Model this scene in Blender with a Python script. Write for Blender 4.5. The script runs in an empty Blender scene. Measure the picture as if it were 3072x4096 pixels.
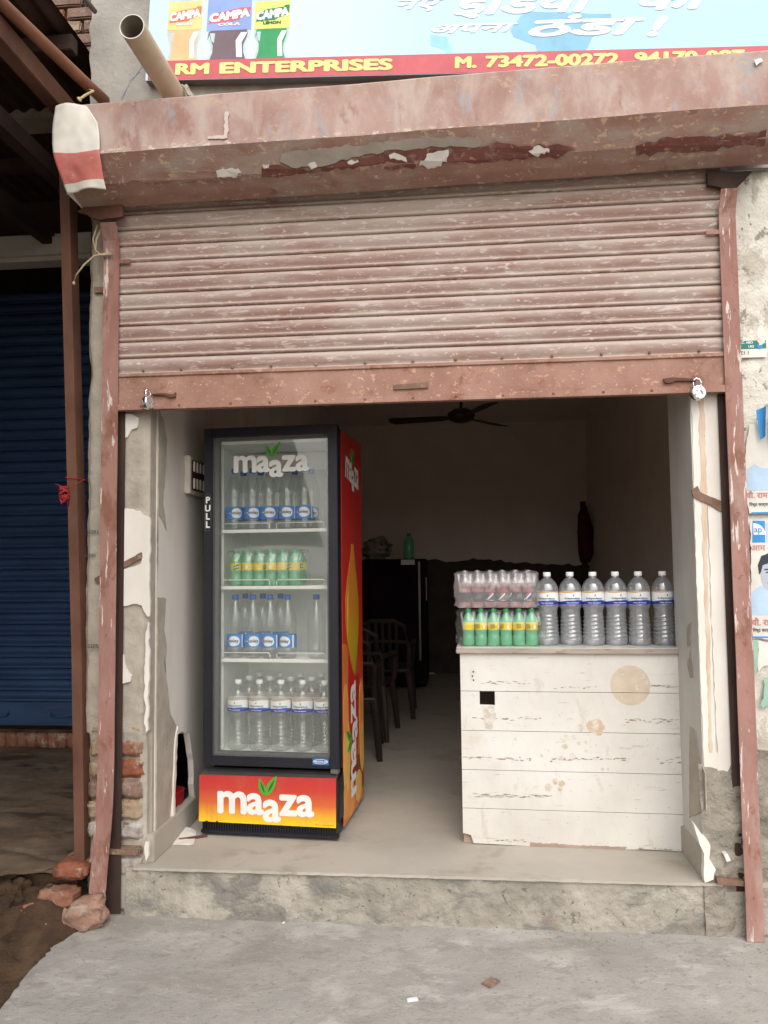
import bpy, bmesh, math, random
from mathutils import Vector, Matrix, noise
R = math.radians
sc = bpy.context.scene
COL = sc.collection

# ------------------------------------------------------------------ camera, sky, sun, exposure
YAW, PIT, ROL = .0957, .0626, -.0110
F = Vector((-math.sin(YAW)*math.cos(PIT), math.cos(YAW)*math.cos(PIT), math.sin(PIT)))
RT = Vector((math.cos(YAW), math.sin(YAW), 0)); UP = RT.cross(F)
R2 = RT*math.cos(ROL)+UP*math.sin(ROL); U2 = UP*math.cos(ROL)-RT*math.sin(ROL)
cam = bpy.data.cameras.new('camera'); camo = bpy.data.objects.new('camera', cam); COL.objects.link(camo)
cam.sensor_fit = 'HORIZONTAL'; cam.sensor_width = 36; cam.lens = 36*3108.66/3072; cam.clip_start = .05; cam.clip_end = 500
M3 = Matrix((R2, U2, -F)).transposed()
camo.matrix_world = Matrix.Translation((1.5843, -3.4943, 1.5803)) @ M3.to_4x4()
sc.camera = camo

SUN_EL, SUN_AZ = 46, 168          # azimuth from +Y clockwise: behind the camera
w = bpy.data.worlds.new('World'); sc.world = w; w.use_nodes = True
nt = w.node_tree; bg = nt.nodes['Background']
sky = nt.nodes.new('ShaderNodeTexSky'); sky.sky_type = 'NISHITA'; sky.sun_disc = False
sky.sun_elevation = R(SUN_EL); sky.sun_rotation = R(SUN_AZ); sky.dust_density = 4; sky.air_density = 1.5
hsv = nt.nodes.new('ShaderNodeHueSaturation'); hsv.inputs['Saturation'].default_value = .42
nt.links.new(sky.outputs[0], hsv.inputs['Color']); nt.links.new(hsv.outputs[0], bg.inputs[0]); bg.inputs[1].default_value = .14
sl = bpy.data.lights.new('sun', 'SUN'); sl.energy = 1.5; sl.angle = R(110); sl.color = (1, .98, .96)
so = bpy.data.objects.new('sun', sl); COL.objects.link(so)
sd = Vector((math.cos(R(SUN_EL))*math.sin(R(SUN_AZ)), math.cos(R(SUN_EL))*math.cos(R(SUN_AZ)), math.sin(R(SUN_EL))))
so.rotation_euler = (-sd).to_track_quat('-Z', 'Y').to_euler(); so.location = sd*20
vs = sc.view_settings; vs.view_transform = 'Standard'; vs.look = 'None'; vs.gamma = 1; vs.use_curve_mapping = False; vs.exposure = .44
sc.render.engine = 'CYCLES'
cy = sc.cycles; cy.use_denoising = True; cy.max_bounces = 12; cy.diffuse_bounces = 7; cy.glossy_bounces = 3; cy.transparent_max_bounces = 28; cy.transmission_bounces = 8
cy.sample_clamp_indirect = 4; cy.caustics_reflective = False

# ------------------------------------------------------------------ materials
def c(r, g, b):
    f = lambda v: (v/255/12.92 if v <= 10 else ((v/255+.055)/1.055)**2.4)
    return (f(r), f(g), f(b), 1)
MT = {}
def newmat(name):
    m = bpy.data.materials.new(name); m.use_nodes = True; MT[name] = m
    return m, m.node_tree, m.node_tree.nodes['Principled BSDF']
def coords(nt, stretch):
    g = nt.nodes.new('ShaderNodeNewGeometry'); mp = nt.nodes.new('ShaderNodeMapping')
    mp.inputs['Scale'].default_value = stretch; nt.links.new(g.outputs['Position'], mp.inputs['Vector']); return mp.outputs[0]
def noi(nt, scale, detail=6, stretch=(1, 1, 1), off=0, rough=.6, dist=0):
    n = nt.nodes.new('ShaderNodeTexNoise'); n.inputs['Scale'].default_value = scale; n.inputs['Detail'].default_value = detail
    n.inputs['Roughness'].default_value = rough; n.inputs['Distortion'].default_value = dist
    v = coords(nt, stretch)
    if off:
        v.node.inputs['Location'].default_value = (off, off*1.7, off*.6)
    nt.links.new(v, n.inputs['Vector']); return n.outputs[0]
def ramp(nt, val, stops):
    r = nt.nodes.new('ShaderNodeValToRGB'); e = r.color_ramp.elements
    while len(e) < len(stops): e.new(.5)
    for k, (p, col) in enumerate(stops): e[k].position = p; e[k].color = col
    nt.links.new(val, r.inputs[0]); return r.outputs[0]
def mixc(nt, fac, a, b):
    m = nt.nodes.new('ShaderNodeMix'); m.data_type = 'RGBA'
    nt.links.new(fac, m.inputs[0])
    for s, i in ((a, 6), (b, 7)):
        if isinstance(s, tuple): m.inputs[i].default_value = s
        else: nt.links.new(s, m.inputs[i])
    return m.outputs[2]
def mth(nt, op, a, b):
    m = nt.nodes.new('ShaderNodeMath'); m.operation = op; m.use_clamp = True
    for s, i in ((a, 0), (b, 1)):
        if isinstance(s, (int, float)): m.inputs[i].default_value = s
        else: nt.links.new(s, m.inputs[i])
    return m.outputs[0]
def rng(nt, v, lo, hi):
    m = nt.nodes.new('ShaderNodeMapRange'); m.interpolation_type = 'SMOOTHSTEP'
    m.inputs[1].default_value = lo; m.inputs[2].default_value = hi; nt.links.new(v, m.inputs[0]); return m.outputs[0]
def mat(name, c0, c1, scale=4, stretch=(1, 1, 1), rough=.8, bump=.3, bscale=60, bdist=.004, layers=(), metal=0, spec=.3, rlo=.35, rhi=.65, big=0):
    """two colours mixed by noise, then patches of wear (col, scale, stretch, lo, hi[, amount[, zlo, zhi]])"""
    m, nt, b = newmat(name)
    col = ramp(nt, noi(nt, scale, 8, stretch), [(rlo, c0), (rhi, c1)])
    k = 3.
    hmask = None
    for L in layers:
        lc, ls, lst, lo, hi = L[:5]; k += 7.3
        f = rng(nt, noi(nt, ls, 8, lst, k, .65, .3), lo, hi)
        if len(L) > 5: f = mth(nt, 'MULTIPLY', f, L[5])
        if len(L) > 7:
            g = nt.nodes.new('ShaderNodeNewGeometry'); s = nt.nodes.new('ShaderNodeSeparateXYZ'); nt.links.new(g.outputs['Position'], s.inputs[0])
            zz = mth(nt, 'ADD', s.outputs[2], 0); zz.node.use_clamp = False
            f = mth(nt, 'MULTIPLY', f, rng(nt, zz, L[6], L[7]))
        col = mixc(nt, f, col, lc)
        hmask = f if hmask is None else mth(nt, 'MAXIMUM', hmask, f)
    nt.links.new(col, b.inputs['Base Color'])
    b.inputs['Roughness'].default_value = rough; b.inputs['Metallic'].default_value = metal; b.inputs['Specular IOR Level'].default_value = spec
    if bump:
        h = noi(nt, bscale, 6, (1, 1, 1), 1.3)
        if hmask is not None:
            mm = nt.nodes.new('ShaderNodeMath'); mm.operation = 'MULTIPLY_ADD'; nt.links.new(hmask, mm.inputs[0]); mm.inputs[1].default_value = .6; nt.links.new(h, mm.inputs[2]); h = mm.outputs[0]
        if big:
            mm = nt.nodes.new('ShaderNodeMath'); mm.operation = 'MULTIPLY_ADD'; nt.links.new(noi(nt, big, 5, (1, 1, 1), 5.1), mm.inputs[0]); mm.inputs[1].default_value = 3; nt.links.new(h, mm.inputs[2]); h = mm.outputs[0]
        bp = nt.nodes.new('ShaderNodeBump'); bp.inputs['Strength'].default_value = bump; bp.inputs['Distance'].default_value = bdist
        nt.links.new(h, bp.inputs['Height']); nt.links.new(bp.outputs[0], b.inputs['Normal'])
    return m
def flat(name, col, rough=.5, metal=0, spec=.3, var=.12, vs_=9):
    """one paint or print colour, slightly uneven"""
    m, nt, b = newmat(name)
    d = tuple(v*(1-var) for v in col[:3])+(1,); u = tuple(min(1, v*(1+var*.6)) for v in col[:3])+(1,)
    nt.links.new(ramp(nt, noi(nt, vs_, 6), [(.35, d), (.65, u)]), b.inputs['Base Color'])
    b.inputs['Roughness'].default_value = rough; b.inputs['Metallic'].default_value = metal; b.inputs['Specular IOR Level'].default_value = spec
    return m
def grad(name, stops, axis, lo, hi, rough=.45, dirt=None):
    """printed colour gradient along one object axis"""
    m, nt, b = newmat(name)
    t = nt.nodes.new('ShaderNodeTexCoord'); s = nt.nodes.new('ShaderNodeSeparateXYZ'); nt.links.new(t.outputs['Object'], s.inputs[0])
    r = nt.nodes.new('ShaderNodeMapRange'); r.inputs[1].default_value = lo; r.inputs[2].default_value = hi; nt.links.new(s.outputs[axis], r.inputs[0])
    col = ramp(nt, r.outputs[0], stops)
    if dirt: col = mixc(nt, mth(nt, 'MULTIPLY', rng(nt, noi(nt, 14, 8, (1, 1, .4)), .45, .75), .45), col, dirt)
    nt.links.new(col, b.inputs['Base Color']); b.inputs['Roughness'].default_value = rough
    return m
def thin(name, tint, gloss=.12, haze=.1, hcol=(.9, .9, .9, 1), rough=.08, ior=1.45, refr=0.0):
    """thin clear plastic or a pane: straight-through tint, fresnel gloss, a little milky haze"""
    m, nt, b = newmat(name); nt.nodes.remove(b); out = nt.nodes['Material Output']
    tr = nt.nodes.new('ShaderNodeBsdfTransparent'); tr.inputs[0].default_value = tint
    base = tr.outputs[0]
    if refr:
        rf = nt.nodes.new('ShaderNodeBsdfRefraction'); rf.inputs['Color'].default_value = tint; rf.inputs['IOR'].default_value = 1.2; rf.inputs['Roughness'].default_value = .03
        mx = nt.nodes.new('ShaderNodeMixShader'); mx.inputs[0].default_value = refr; nt.links.new(base, mx.inputs[1]); nt.links.new(rf.outputs[0], mx.inputs[2]); base = mx.outputs[0]
    df = nt.nodes.new('ShaderNodeBsdfDiffuse'); df.inputs[0].default_value = hcol
    tl = nt.nodes.new('ShaderNodeBsdfTranslucent'); tl.inputs[0].default_value = hcol
    ad = nt.nodes.new('ShaderNodeMixShader'); ad.inputs[0].default_value = .5; nt.links.new(df.outputs[0], ad.inputs[1]); nt.links.new(tl.outputs[0], ad.inputs[2])
    m1 = nt.nodes.new('ShaderNodeMixShader'); m1.inputs[0].default_value = haze; nt.links.new(base, m1.inputs[1]); nt.links.new(ad.outputs[0], m1.inputs[2])
    gl = nt.nodes.new('ShaderNodeBsdfGlossy'); gl.inputs['Roughness'].default_value = rough
    fr = nt.nodes.new('ShaderNodeFresnel'); g = nt.nodes.new('ShaderNodeNewGeometry'); io = nt.nodes.new('ShaderNodeMapRange'); io.inputs[3].default_value = ior; io.inputs[4].default_value = 1/ior
    nt.links.new(g.outputs['Backfacing'], io.inputs[0]); nt.links.new(io.outputs[0], fr.inputs[0])     # a thin wall reflects alike from both sides
    ff = mth(nt, 'ADD', fr.outputs[0], gloss*.08)
    m2 = nt.nodes.new('ShaderNodeMixShader'); nt.links.new(ff, m2.inputs[0]); nt.links.new(m1.outputs[0], m2.inputs[1]); nt.links.new(gl.outputs[0], m2.inputs[2])
    nt.links.new(m2.outputs[0], out.inputs[0]); return m

CEM = c(150, 141, 128); 
mat('pavement', c(150, 146, 140), c(168, 164, 157), 2.2, (1, 1, 1), .93, .6, 110, .005, [(c(188, 184, 178), 3, (1, 1.6, 1), .52, .66, .65), (c(136, 129, 120), 1.6, (1, 1.3, 1), .50, .66, .6), (c(140, 134, 127), 9, (1, 1.4, 1), .54, .64, .55), (c(184, 180, 174), 60, (1, 1, 1), .60, .66, .6), (c(122, 116, 110), 75, (1, 1, 1), .61, .66, .65), (c(108, 102, 96), 24, (1, 1, 1), .66, .70, .6)], big=9)
mat('soil', c(58, 43, 33), c(92, 72, 54), 6, (1, 1, 1), .97, .8, 70, .02, [(c(120, 98, 76), 9, (1, 1, 1), .6, .75, .6), (c(45, 32, 24), 4, (1, 1, 1), .58, .7, .7)])
mat('street_dirt', c(120, 108, 92), c(140, 128, 112), 1.5, (1, 1, 1), .95, .4, 30, .01)
mat('floor', c(166, 159, 148), c(182, 175, 164), 1.6, (1, 1, 1), .8, .15, 60, .002, [(c(146, 136, 122), 3, (1, 1, 1), .52, .68, .6), (c(120, 108, 92), 40, (1, 1, 1), .68, .74, .5)], spec=.15)
mat('step_face', c(140, 134, 124), c(172, 165, 153), 4, (1, 1, 1), .93, .9, 45, .008, [(c(116, 113, 108), 3.4, (1, 1, 1.6), .50, .62, .8), (c(186, 180, 169), 6, (1, 1, 1), .58, .70, .7), (c(142, 122, 98), 5, (1, 1, 1), .60, .74, .55), (c(100, 94, 88), 30, (1, 1, 1), .62, .68, .6)], big=8)
mat('stone_pink', c(146, 112, 96), c(170, 138, 120), 9, (1, 1, 1), .95, .8, 60, .008, [(c(168, 152, 138), 12, (1, 1, 1), .52, .64, .8), (c(128, 90, 72), 16, (1, 1, 1), .60, .68, .6)])
mat('cement', c(160, 151, 139), c(180, 171, 158), 7, (1, 1, 1), .92, .55, 70, .005, [(c(135, 125, 112), 12, (1, 1, .6), .58, .75, .6), (c(178, 160, 132), 3.2, (1, 1, .7), .6, .8, .6)], big=14)
mat('rough_cement', c(128, 122, 112), c(158, 150, 138), 8, (1, 1, 1), .95, 1, 40, .01, [(c(108, 102, 94), 10, (1, 1, 1), .57, .72, .6)], big=12)
mat('facade_cement', c(146, 142, 136), c(172, 167, 158), 4, (1, 1, 1), .92, .5, 55, .006, [(c(125, 118, 108), 5, (1, 1, .5), .58, .75, .6), (c(188, 184, 178), 6, (1, 1, 1), .6, .75, .5)], big=9)
mat('white_plaster', c(212, 206, 196), c(226, 221, 213), 5, (1, 1, .5), .6, .15, 50, .003, [(c(188, 172, 158), 6, (1, 1, .25), .6, .8, .5)])
mat('room_white', c(214, 205, 198), c(226, 219, 212), 3, (1, 1, .4), .6, .15, 40, .003, [(c(186, 160, 150), 2, (1, 1, .3), .52, .75, .5)])
mat('jamb_grey', c(186, 184, 178), c(200, 197, 191), 5, (1, 1, .5), .65, .12, 50, .002)
mat('bare_strip', c(196, 170, 148), c(214, 196, 178), 22, (1, 1, .3), .85, .5, 60, .003)
mat('room_wall', c(228, 216, 205), c(236, 225, 214), 3, (1, 1, 1), .85, .15, 50, .003)
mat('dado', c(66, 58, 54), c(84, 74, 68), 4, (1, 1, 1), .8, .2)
mat('whitewash', c(198, 193, 182), c(224, 220, 210), 5, (1, 1, 1), .9, .7, 40, .008, [(c(172, 164, 150), 7, (1, 1, .6), .52, .62, .8), (c(140, 132, 122), 11, (1, 1, .8), .60, .635, .85), (c(96, 90, 84), 24, (1, 1, .7), .645, .67, .8), (c(205, 186, 160), 3, (1, 1, .4), .58, .75, .6)], big=16)
mat('brick', c(126, 84, 66), c(154, 110, 88), 16, (1, 1, 1), .95, .9, 80, .006, [(c(176, 160, 142), 10, (1, 1, 1), .5, .62, .9), (c(100, 70, 56), 20, (1, 1, 1), .6, .7, .6)])
mat('red_brick', c(128, 72, 52), c(150, 94, 72), 18, (1, 1, 1), .93, .9, 80, .006, [(c(170, 150, 132), 10, (1, 1, 1), .50, .60, .85), (c(110, 74, 58), 16, (1, 1, 1), .58, .7, .7)])
mat('pale_brick', c(150, 128, 106), c(176, 156, 132), 14, (1, 1, 1), .95, .9, 70, .007, [(c(148, 96, 72), 9, (1, 1, 1), .56, .68, .7)])
mat('grey_brick', c(122, 96, 84), c(150, 124, 110), 14, (1, 1, 1), .95, .9, 70, .007, [(c(180, 172, 164), 14, (1, 1, 1), .56, .66, .8)])
mat('limed_brick', c(150, 138, 130), c(186, 180, 174), 22, (1, 1, 1), .95, .9, 70, .007, [(c(120, 82, 64), 14, (1, 1, 1), .6, .68, .8)])
W_ = c(206, 190, 182)
mat('shutter_paint', c(146, 116, 106), c(164, 140, 130), 3, (.7, 1, 5), .74, .4, 90, .002,
    [(c(174, 160, 151), 2.6, (.7, 1, 2.2), .40, .62, .8), (c(134, 110, 97), 5, (.5, 1, 6), .54, .70, .6), (c(138, 96, 87), 2.2, (.5, 1, 2.4), .55, .68, .65), (c(200, 187, 179), 20, (.45, 1, 2.2), .56, .64, .7), (c(214, 204, 198), 55, (.5, 1, 1.6), .59, .65, .75), (c(202, 190, 182), 8, (.3, 1, 6), .60, .68, .5), (c(150, 110, 82), 3, (.7, 1, 1.5), .60, .72, .5)], spec=.2)
def dust(name, col, lo, hi, amt):
    """pale dust settled on whatever faces up"""
    nt = MT[name].node_tree; b = nt.nodes['Principled BSDF']; src = b.inputs['Base Color'].links[0].from_socket
    g = nt.nodes.new('ShaderNodeNewGeometry'); sp = nt.nodes.new('ShaderNodeSeparateXYZ'); nt.links.new(g.outputs['Normal'], sp.inputs[0])
    z0 = nt.nodes.new('ShaderNodeMath'); z0.operation = 'ADD'; nt.links.new(sp.outputs[2], z0.inputs[0]); z0.inputs[1].default_value = 0
    f = mth(nt, 'MULTIPLY', rng(nt, z0.outputs[0], lo, hi), mth(nt, 'MULTIPLY', rng(nt, noi(nt, 7, 6, (.5, 1, 2)), .25, .6), amt))
    nt.links.new(mixc(nt, f, src, col), b.inputs['Base Color'])
dust('shutter_paint', c(182, 168, 159), .0, .45, .85)
mat('bottom_bar_paint', c(146, 108, 94), c(166, 130, 116), 5, (1, 1, 1), .75, .6, 90, .003,
    [(c(190, 152, 130), 24, (.8, 1, 1), .58, .64, .85), (c(128, 74, 50), 9, (1, 1, 1), .56, .7, .7), (c(206, 180, 160), 60, (1, 1, 1), .62, .66, .8), (c(110, 78, 60), 3, (1, 1, 1), .58, .7, .6)])
mat('rail_paint', c(138, 98, 88), c(160, 122, 112), 4, (2, 1, .6), .72, .4, 90, .002,
    [(c(172, 152, 142), 5, (1.5, 1, .4), .50, .68, .6), (c(122, 80, 60), 9, (1, 1, .5), .52, .64, .7), (c(104, 68, 54), 22, (1, 1, .6), .60, .68, .6), (c(212, 200, 192), 20, (2.4, 1, .28), .60, .635, .9), (c(146, 112, 90), 5, (1, 1, 1), .6, .75, .5)])
mat('rail_inner', c(52, 38, 34), c(70, 52, 46), 8, (1, 1, .5), .8, .3)  # dark brown holds the shade of the guide slot in its colour
mat('hood_paint', c(152, 120, 111), c(170, 142, 133), 3, (1, 1, 1), .72, .35, 70, .003,
    [(c(182, 166, 156), 4, (1.6, 1, .8), .42, .66, .8), (c(150, 152, 158), 6, (1.5, 1, .7), .57, .66, .65), (c(186, 158, 128), 18, (1.2, 1, 1.4), .60, .67, .6), (c(136, 88, 80), 5, (1.5, 1, .8), .56, .68, .55), (c(214, 206, 198), 60, (1, 1, 1), .66, .70, .7), (c(216, 204, 190), 34, (1, 1, 1.6), .54, .6, .85, 3.425, 3.388), (c(190, 160, 128), 26, (1, 1, 1.6), .56, .62, .7, 3.56, 3.615)])
mat('hood_under', c(142, 108, 96), c(162, 130, 117), 5, (.8, 1, 1), .78, .4, 70, .003,
    [(c(158, 142, 130), 4, (.8, 1, 2), .46, .62, .85), (c(118, 78, 68), 6, (1, 1, 2), .57, .70, .6), (c(188, 156, 126), 30, (.8, 1, 1.6), .60, .66, .7), (c(204, 190, 176), 40, (.8, 1, 1.2), .60, .65, .7, 3.33, 3.29), (c(196, 170, 140), 30, (.8, 1, 1.2), .57, .62, .7, 3.262, 3.30)])
mat('maroon_peel', c(102, 60, 55), c(124, 78, 70), 9, (1, 1, 1), .6, .4, 60, .003, [(c(180, 150, 122), 24, (1, 1, 1), .58, .64, .7), (c(150, 120, 108), 8, (1, 1, 1), .54, .64, .7)])
flat('paint_flake', c(222, 216, 212), .7); flat('cement_mark', c(196, 182, 174), .8)
mat('grey_smear', c(146, 136, 126), c(166, 156, 146), 6, (1, 1, 1), .9, .4)
mat('rust_steel', c(84, 56, 44), c(112, 78, 62), 6, (1, 1, .5), .72, .3, 80, .002, [(c(120, 84, 62), 14, (1, 1, .4), .58, .7, .6)])
mat('rust_pipe', c(116, 76, 56), c(142, 98, 76), 5, (1, 1, 1), .55, .2, 80, .002)
mat('rust_bare', c(110, 86, 72), c(134, 108, 92), 18, (1, 1, 1), .85, .6, 80, .003, [(c(170, 150, 134), 18, (1, 1, 1), .58, .66, .7)])
mat('awning_sheet', c(60, 46, 40), c(78, 60, 52), 4, (1, 1, 1), .8, .2)
mat('blue_paint', c(42, 64, 100), c(50, 76, 116), 4, (.6, 1, 2), .5, .25, 70, .002, [(c(70, 82, 100), 6, (.6, 1, 3), .58, .72, .6), (c(26, 40, 70), 9, (.6, 1, 3), .6, .7, .6)])
mat('mud_floor', c(96, 80, 66), c(126, 108, 90), 3, (1, 1, 1), .85, .5, 40, .008, [(c(60, 52, 46), 3.4, (1, 2, 1), .52, .64, .8), (c(126, 116, 104), 9, (.6, 2, 1), .6, .7, .6)], big=7)
mat('dark_void', c(30, 24, 20), c(48, 36, 30), 12, (1, 1, 1), .95, .4)
mat('pale_concrete', c(196, 192, 186), c(210, 206, 200), 4, (1, 1, 1), .85, .2)
mat('pvc', c(192, 176, 150), c(208, 194, 170), 5, (1, 1, 1), .45, .06, 50, .002, [(c(160, 134, 98), 5, (1, 1, 1), .56, .75, .6)])
flat('pvc_inside', c(150, 140, 124), .6)
mat('sack', c(206, 202, 192), c(222, 218, 209), 8, (1, 1, 1), .85, .3, 220, .001, [(c(176, 154, 118), 6, (1, 1, .6), .6, .74, .5)])
mat('sack_red', c(186, 104, 98), c(202, 126, 118), 12, (1, 1, 1), .85, .3, 220, .001, [(c(214, 180, 172), 30, (1, 1, 1), .6, .7, .5)])
flat('rope', c(190, 172, 138), .9)
flat('cable', c(112, 108, 104), .8)
flat('blue_thread', c(96, 104, 136), .8)
flat('red_twine', c(166, 50, 56), .85)
m, nt_, b_ = newmat('chrome'); b_.inputs['Base Color'].default_value = (.82, .82, .84, 1); b_.inputs['Metallic'].default_value = 1; b_.inputs['Roughness'].default_value = .22
mat('lock_face', c(196, 194, 190), c(224, 222, 218), 6, (1, 1, 1), .35, .1, 60, .001, [(c(48, 44, 42), 60, (1, 1, 1), .56, .6, .9)], metal=.6)
mat('counter_paint', c(204, 200, 193), c(217, 214, 208), 2.5, (1, 1, 1), .42, .08, 60, .002, [(c(196, 176, 152), 4, (1, 1, 1), .58, .78, .45), (c(190, 184, 176), 2, (1, 1, .5), .52, .7, .5), (c(176, 166, 156), 70, (1, 1, 1), .64, .67, .8), (c(186, 176, 164), 11, (1, 1, .35), .58, .68, .5), (c(168, 158, 148), 28, (.25, 1, 2), .63, .67, .6)], spec=.4)
mat('counter_top', c(152, 140, 130), c(174, 162, 152), 20, (.2, 1, 1), .55, .2, 60, .002, [(c(130, 108, 92), 30, (.3, 1, 1.4), .56, .66, .7)])
flat('counter_laminate', c(206, 206, 200), .35)
mat('stain', c(190, 174, 154), c(202, 188, 170), 20, (1, 1, 1), .6, .1, 60, .001, [(c(222, 212, 200), 36, (1, 1, 1), .6, .66, .6)])
mat('drip', c(188, 164, 138), c(200, 182, 160), 16, (1, 1, 1), .5, 0, layers=[(c(212, 207, 199), 40, (1, 1, 1), .48, .6, .8)])
mat('faint_drip', c(190, 180, 166), c(202, 193, 182), 16, (1, 1, 1), .5, 0, layers=[(c(212, 208, 201), 45, (1, 1, 1), .46, .58, .85)])
mat('bare_wood', c(148, 126, 112), c(172, 152, 138), 20, (.3, 1, 2), .85, .5)
flat('scuff', c(146, 136, 128), .8); flat('scuff_pale', c(178, 170, 161), .8); flat('scuff_brown', c(150, 128, 112), .8)
flat('hole_dark', c(30, 24, 22), .9)
# cooler
mat('cooler_black', c(18, 18, 27), c(26, 26, 36), 5, (1, 1, 1), .45, .08, 60, .001, [(c(96, 92, 92), 55, (1, 1, 1), .69, .72, .8)], spec=.45)
flat('cooler_inner', c(240, 243, 238), .5, var=.06)
flat('shelf_white', c(226, 226, 222), .4, var=.06)
flat('gasket', c(96, 98, 98), .5)
thin('pane', (.985, .99, .985, 1), .1, .035, (.84, .88, .84, 1), .03, 1.45)
grad('side_print', [(0, c(206, 118, 66)), (.28, c(196, 92, 46)), (.42, c(192, 58, 34)), (.6, c(186, 40, 30)), (1, c(172, 34, 32))], 2, 0, 2.05)
grad('panel_print', [(0, c(236, 200, 30)), (.14, c(232, 176, 40)), (.42, c(206, 98, 44)), (.7, c(190, 58, 44)), (1, c(184, 46, 48))], 2, .07, .305, dirt=c(170, 96, 72))
flat('logo_white', c(228, 226, 222), .5, var=.06)
flat('leaf_green', c(84, 158, 52), .5); flat('leaf_dark', c(40, 104, 44), .5)
grad('mango_bottle', [(0, c(172, 150, 34)), (.3, c(190, 156, 30)), (.5, c(206, 134, 36)), (1, c(214, 132, 56))], 2, .75, 1.46)
flat('mango', c(222, 150, 78), .5); flat('mango_light', c(226, 176, 92), .5)
flat('mango_dark', c(196, 112, 50), .5); flat('print_red', c(180, 36, 38), .5)
flat('badge_blue', c(38, 98, 160), .4)
# bottles
thin('clear_pet', (.985, .99, .99, 1), .9, .06, (.85, .88, .9, 1), .05, 1.25)
thin('water_pet', (.97, .98, .99, 1), 1.8, .30, (.9, .94, .98, 1), .08, 1.5, refr=.5)  # strong pale haze stands in for light refracted by the water
thin('old_pet', (.985, .985, .98, 1), 1., .08, (.85, .88, .86, 1), .06, 1.28)
thin('green_pet', (.35, .85, .55, 1), .3, .8, (.30, .86, .52, 1), .08, 1.45)
thin('red_drink', (.6, .25, .27, 1), .3, .75, (.72, .28, .30, 1), .1, 1.45)
thin('film', (.98, .98, .985, 1), .5, .05, (.85, .84, .87, 1), .12, 1.4)
thin('cloudy_film', (.97, .96, .97, 1), .6, .26, (.92, .88, .9, 1), .16, 1.45)
flat('cap_white', c(232, 232, 232), .4, var=.05); flat('cap_blue', c(40, 104, 190), .4, var=.05); flat('cap_green', c(40, 150, 88), .4, var=.05)
flat('kinley_blue', c(64, 138, 212), .45, var=.2, vs_=20); flat('label_white', c(232, 234, 236), .45, var=.05); flat('navy', c(30, 40, 92), .5)
flat('band_blue', c(52, 60, 160), .45); flat('band_light', c(72, 120, 200), .45); flat('label_gold', c(214, 160, 78), .45)
flat('yellow_label', c(232, 206, 46), .45); flat('ink_dark', c(44, 50, 44), .6); flat('ink_green', c(38, 110, 60), .5)
flat('label_black', c(34, 30, 34), .45); flat('label_red', c(200, 50, 52), .45)
# sign, print colours paled to carry the lens veil
grad('sign_print', [(0, c(186, 208, 232)), (.12, c(196, 216, 238)), (.3, c(186, 212, 234)), (.42, c(170, 204, 228)), (.7, c(158, 198, 224)), (1, c(164, 202, 226))], 0, 0, 3.1, .35)
flat('sign_red', c(190, 88, 95), .4); flat('sign_yellow', c(220, 220, 138), .45); flat('sign_cloud', c(126, 180, 210), .4); flat('sign_cloud_pale', c(150, 206, 232), .4)
flat('sign_white', c(238, 240, 246), .4, var=.04); flat('print_orange', c(232, 184, 136), .4); flat('print_yellow', c(228, 206, 138), .4)
flat('print_blue', c(136, 160, 216), .4); flat('print_cola', c(110, 92, 100), .4); flat('print_grey', c(182, 200, 206), .4); flat('print_green', c(46, 150, 92), .4); flat('print_lime', c(216, 218, 118), .4)
flat('brush_orange', c(216, 120, 76), .4); flat('brush_red', c(206, 92, 100), .4); flat('brush_green', c(36, 124, 78), .4)
# others
flat('plate_green', c(40, 120, 108), .4); flat('plate_white', c(214, 216, 210), .4); flat('ink', c(66, 66, 68), .6)
flat('paper', c(214, 212, 204), .7, var=.1); flat('poster_blue', c(60, 140, 204), .6); flat('poster_sky', c(176, 200, 224), .6); flat('poster_skin', c(176, 182, 196), .6); flat('poster_hair', c(56, 58, 70), .7)
flat('poster_pink', c(196, 130, 130), .6); flat('poster_green', c(152, 188, 170), .6)
flat('switch_plate', c(206, 196, 184), .5); flat('switch_dark', c(70, 50, 44), .6)
mat('chair_plastic', c(40, 32, 30), c(54, 44, 40), 6, (1, 1, 1), .45, .05); mat('chair_brown', c(52, 41, 37), c(62, 50, 45), 6, (1, 1, 1), .5, .05)
mat('cabinet_maroon', c(24, 17, 18), c(34, 24, 26), 4, (1, 1, 1), .8, .04, spec=.1); flat('steel_dull', c(120, 118, 116), .4, metal=.7)
flat('fan_brown', c(58, 42, 40), .5); flat('red_cloth', c(84, 32, 32), .9); flat('stick_wood', c(66, 48, 40), .8); flat('litter', c(226, 226, 224), .8)
flat('red_plastic', c(150, 24, 34), .5)
flat('bag_plastic', c(150, 140, 130), .5)

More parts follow.
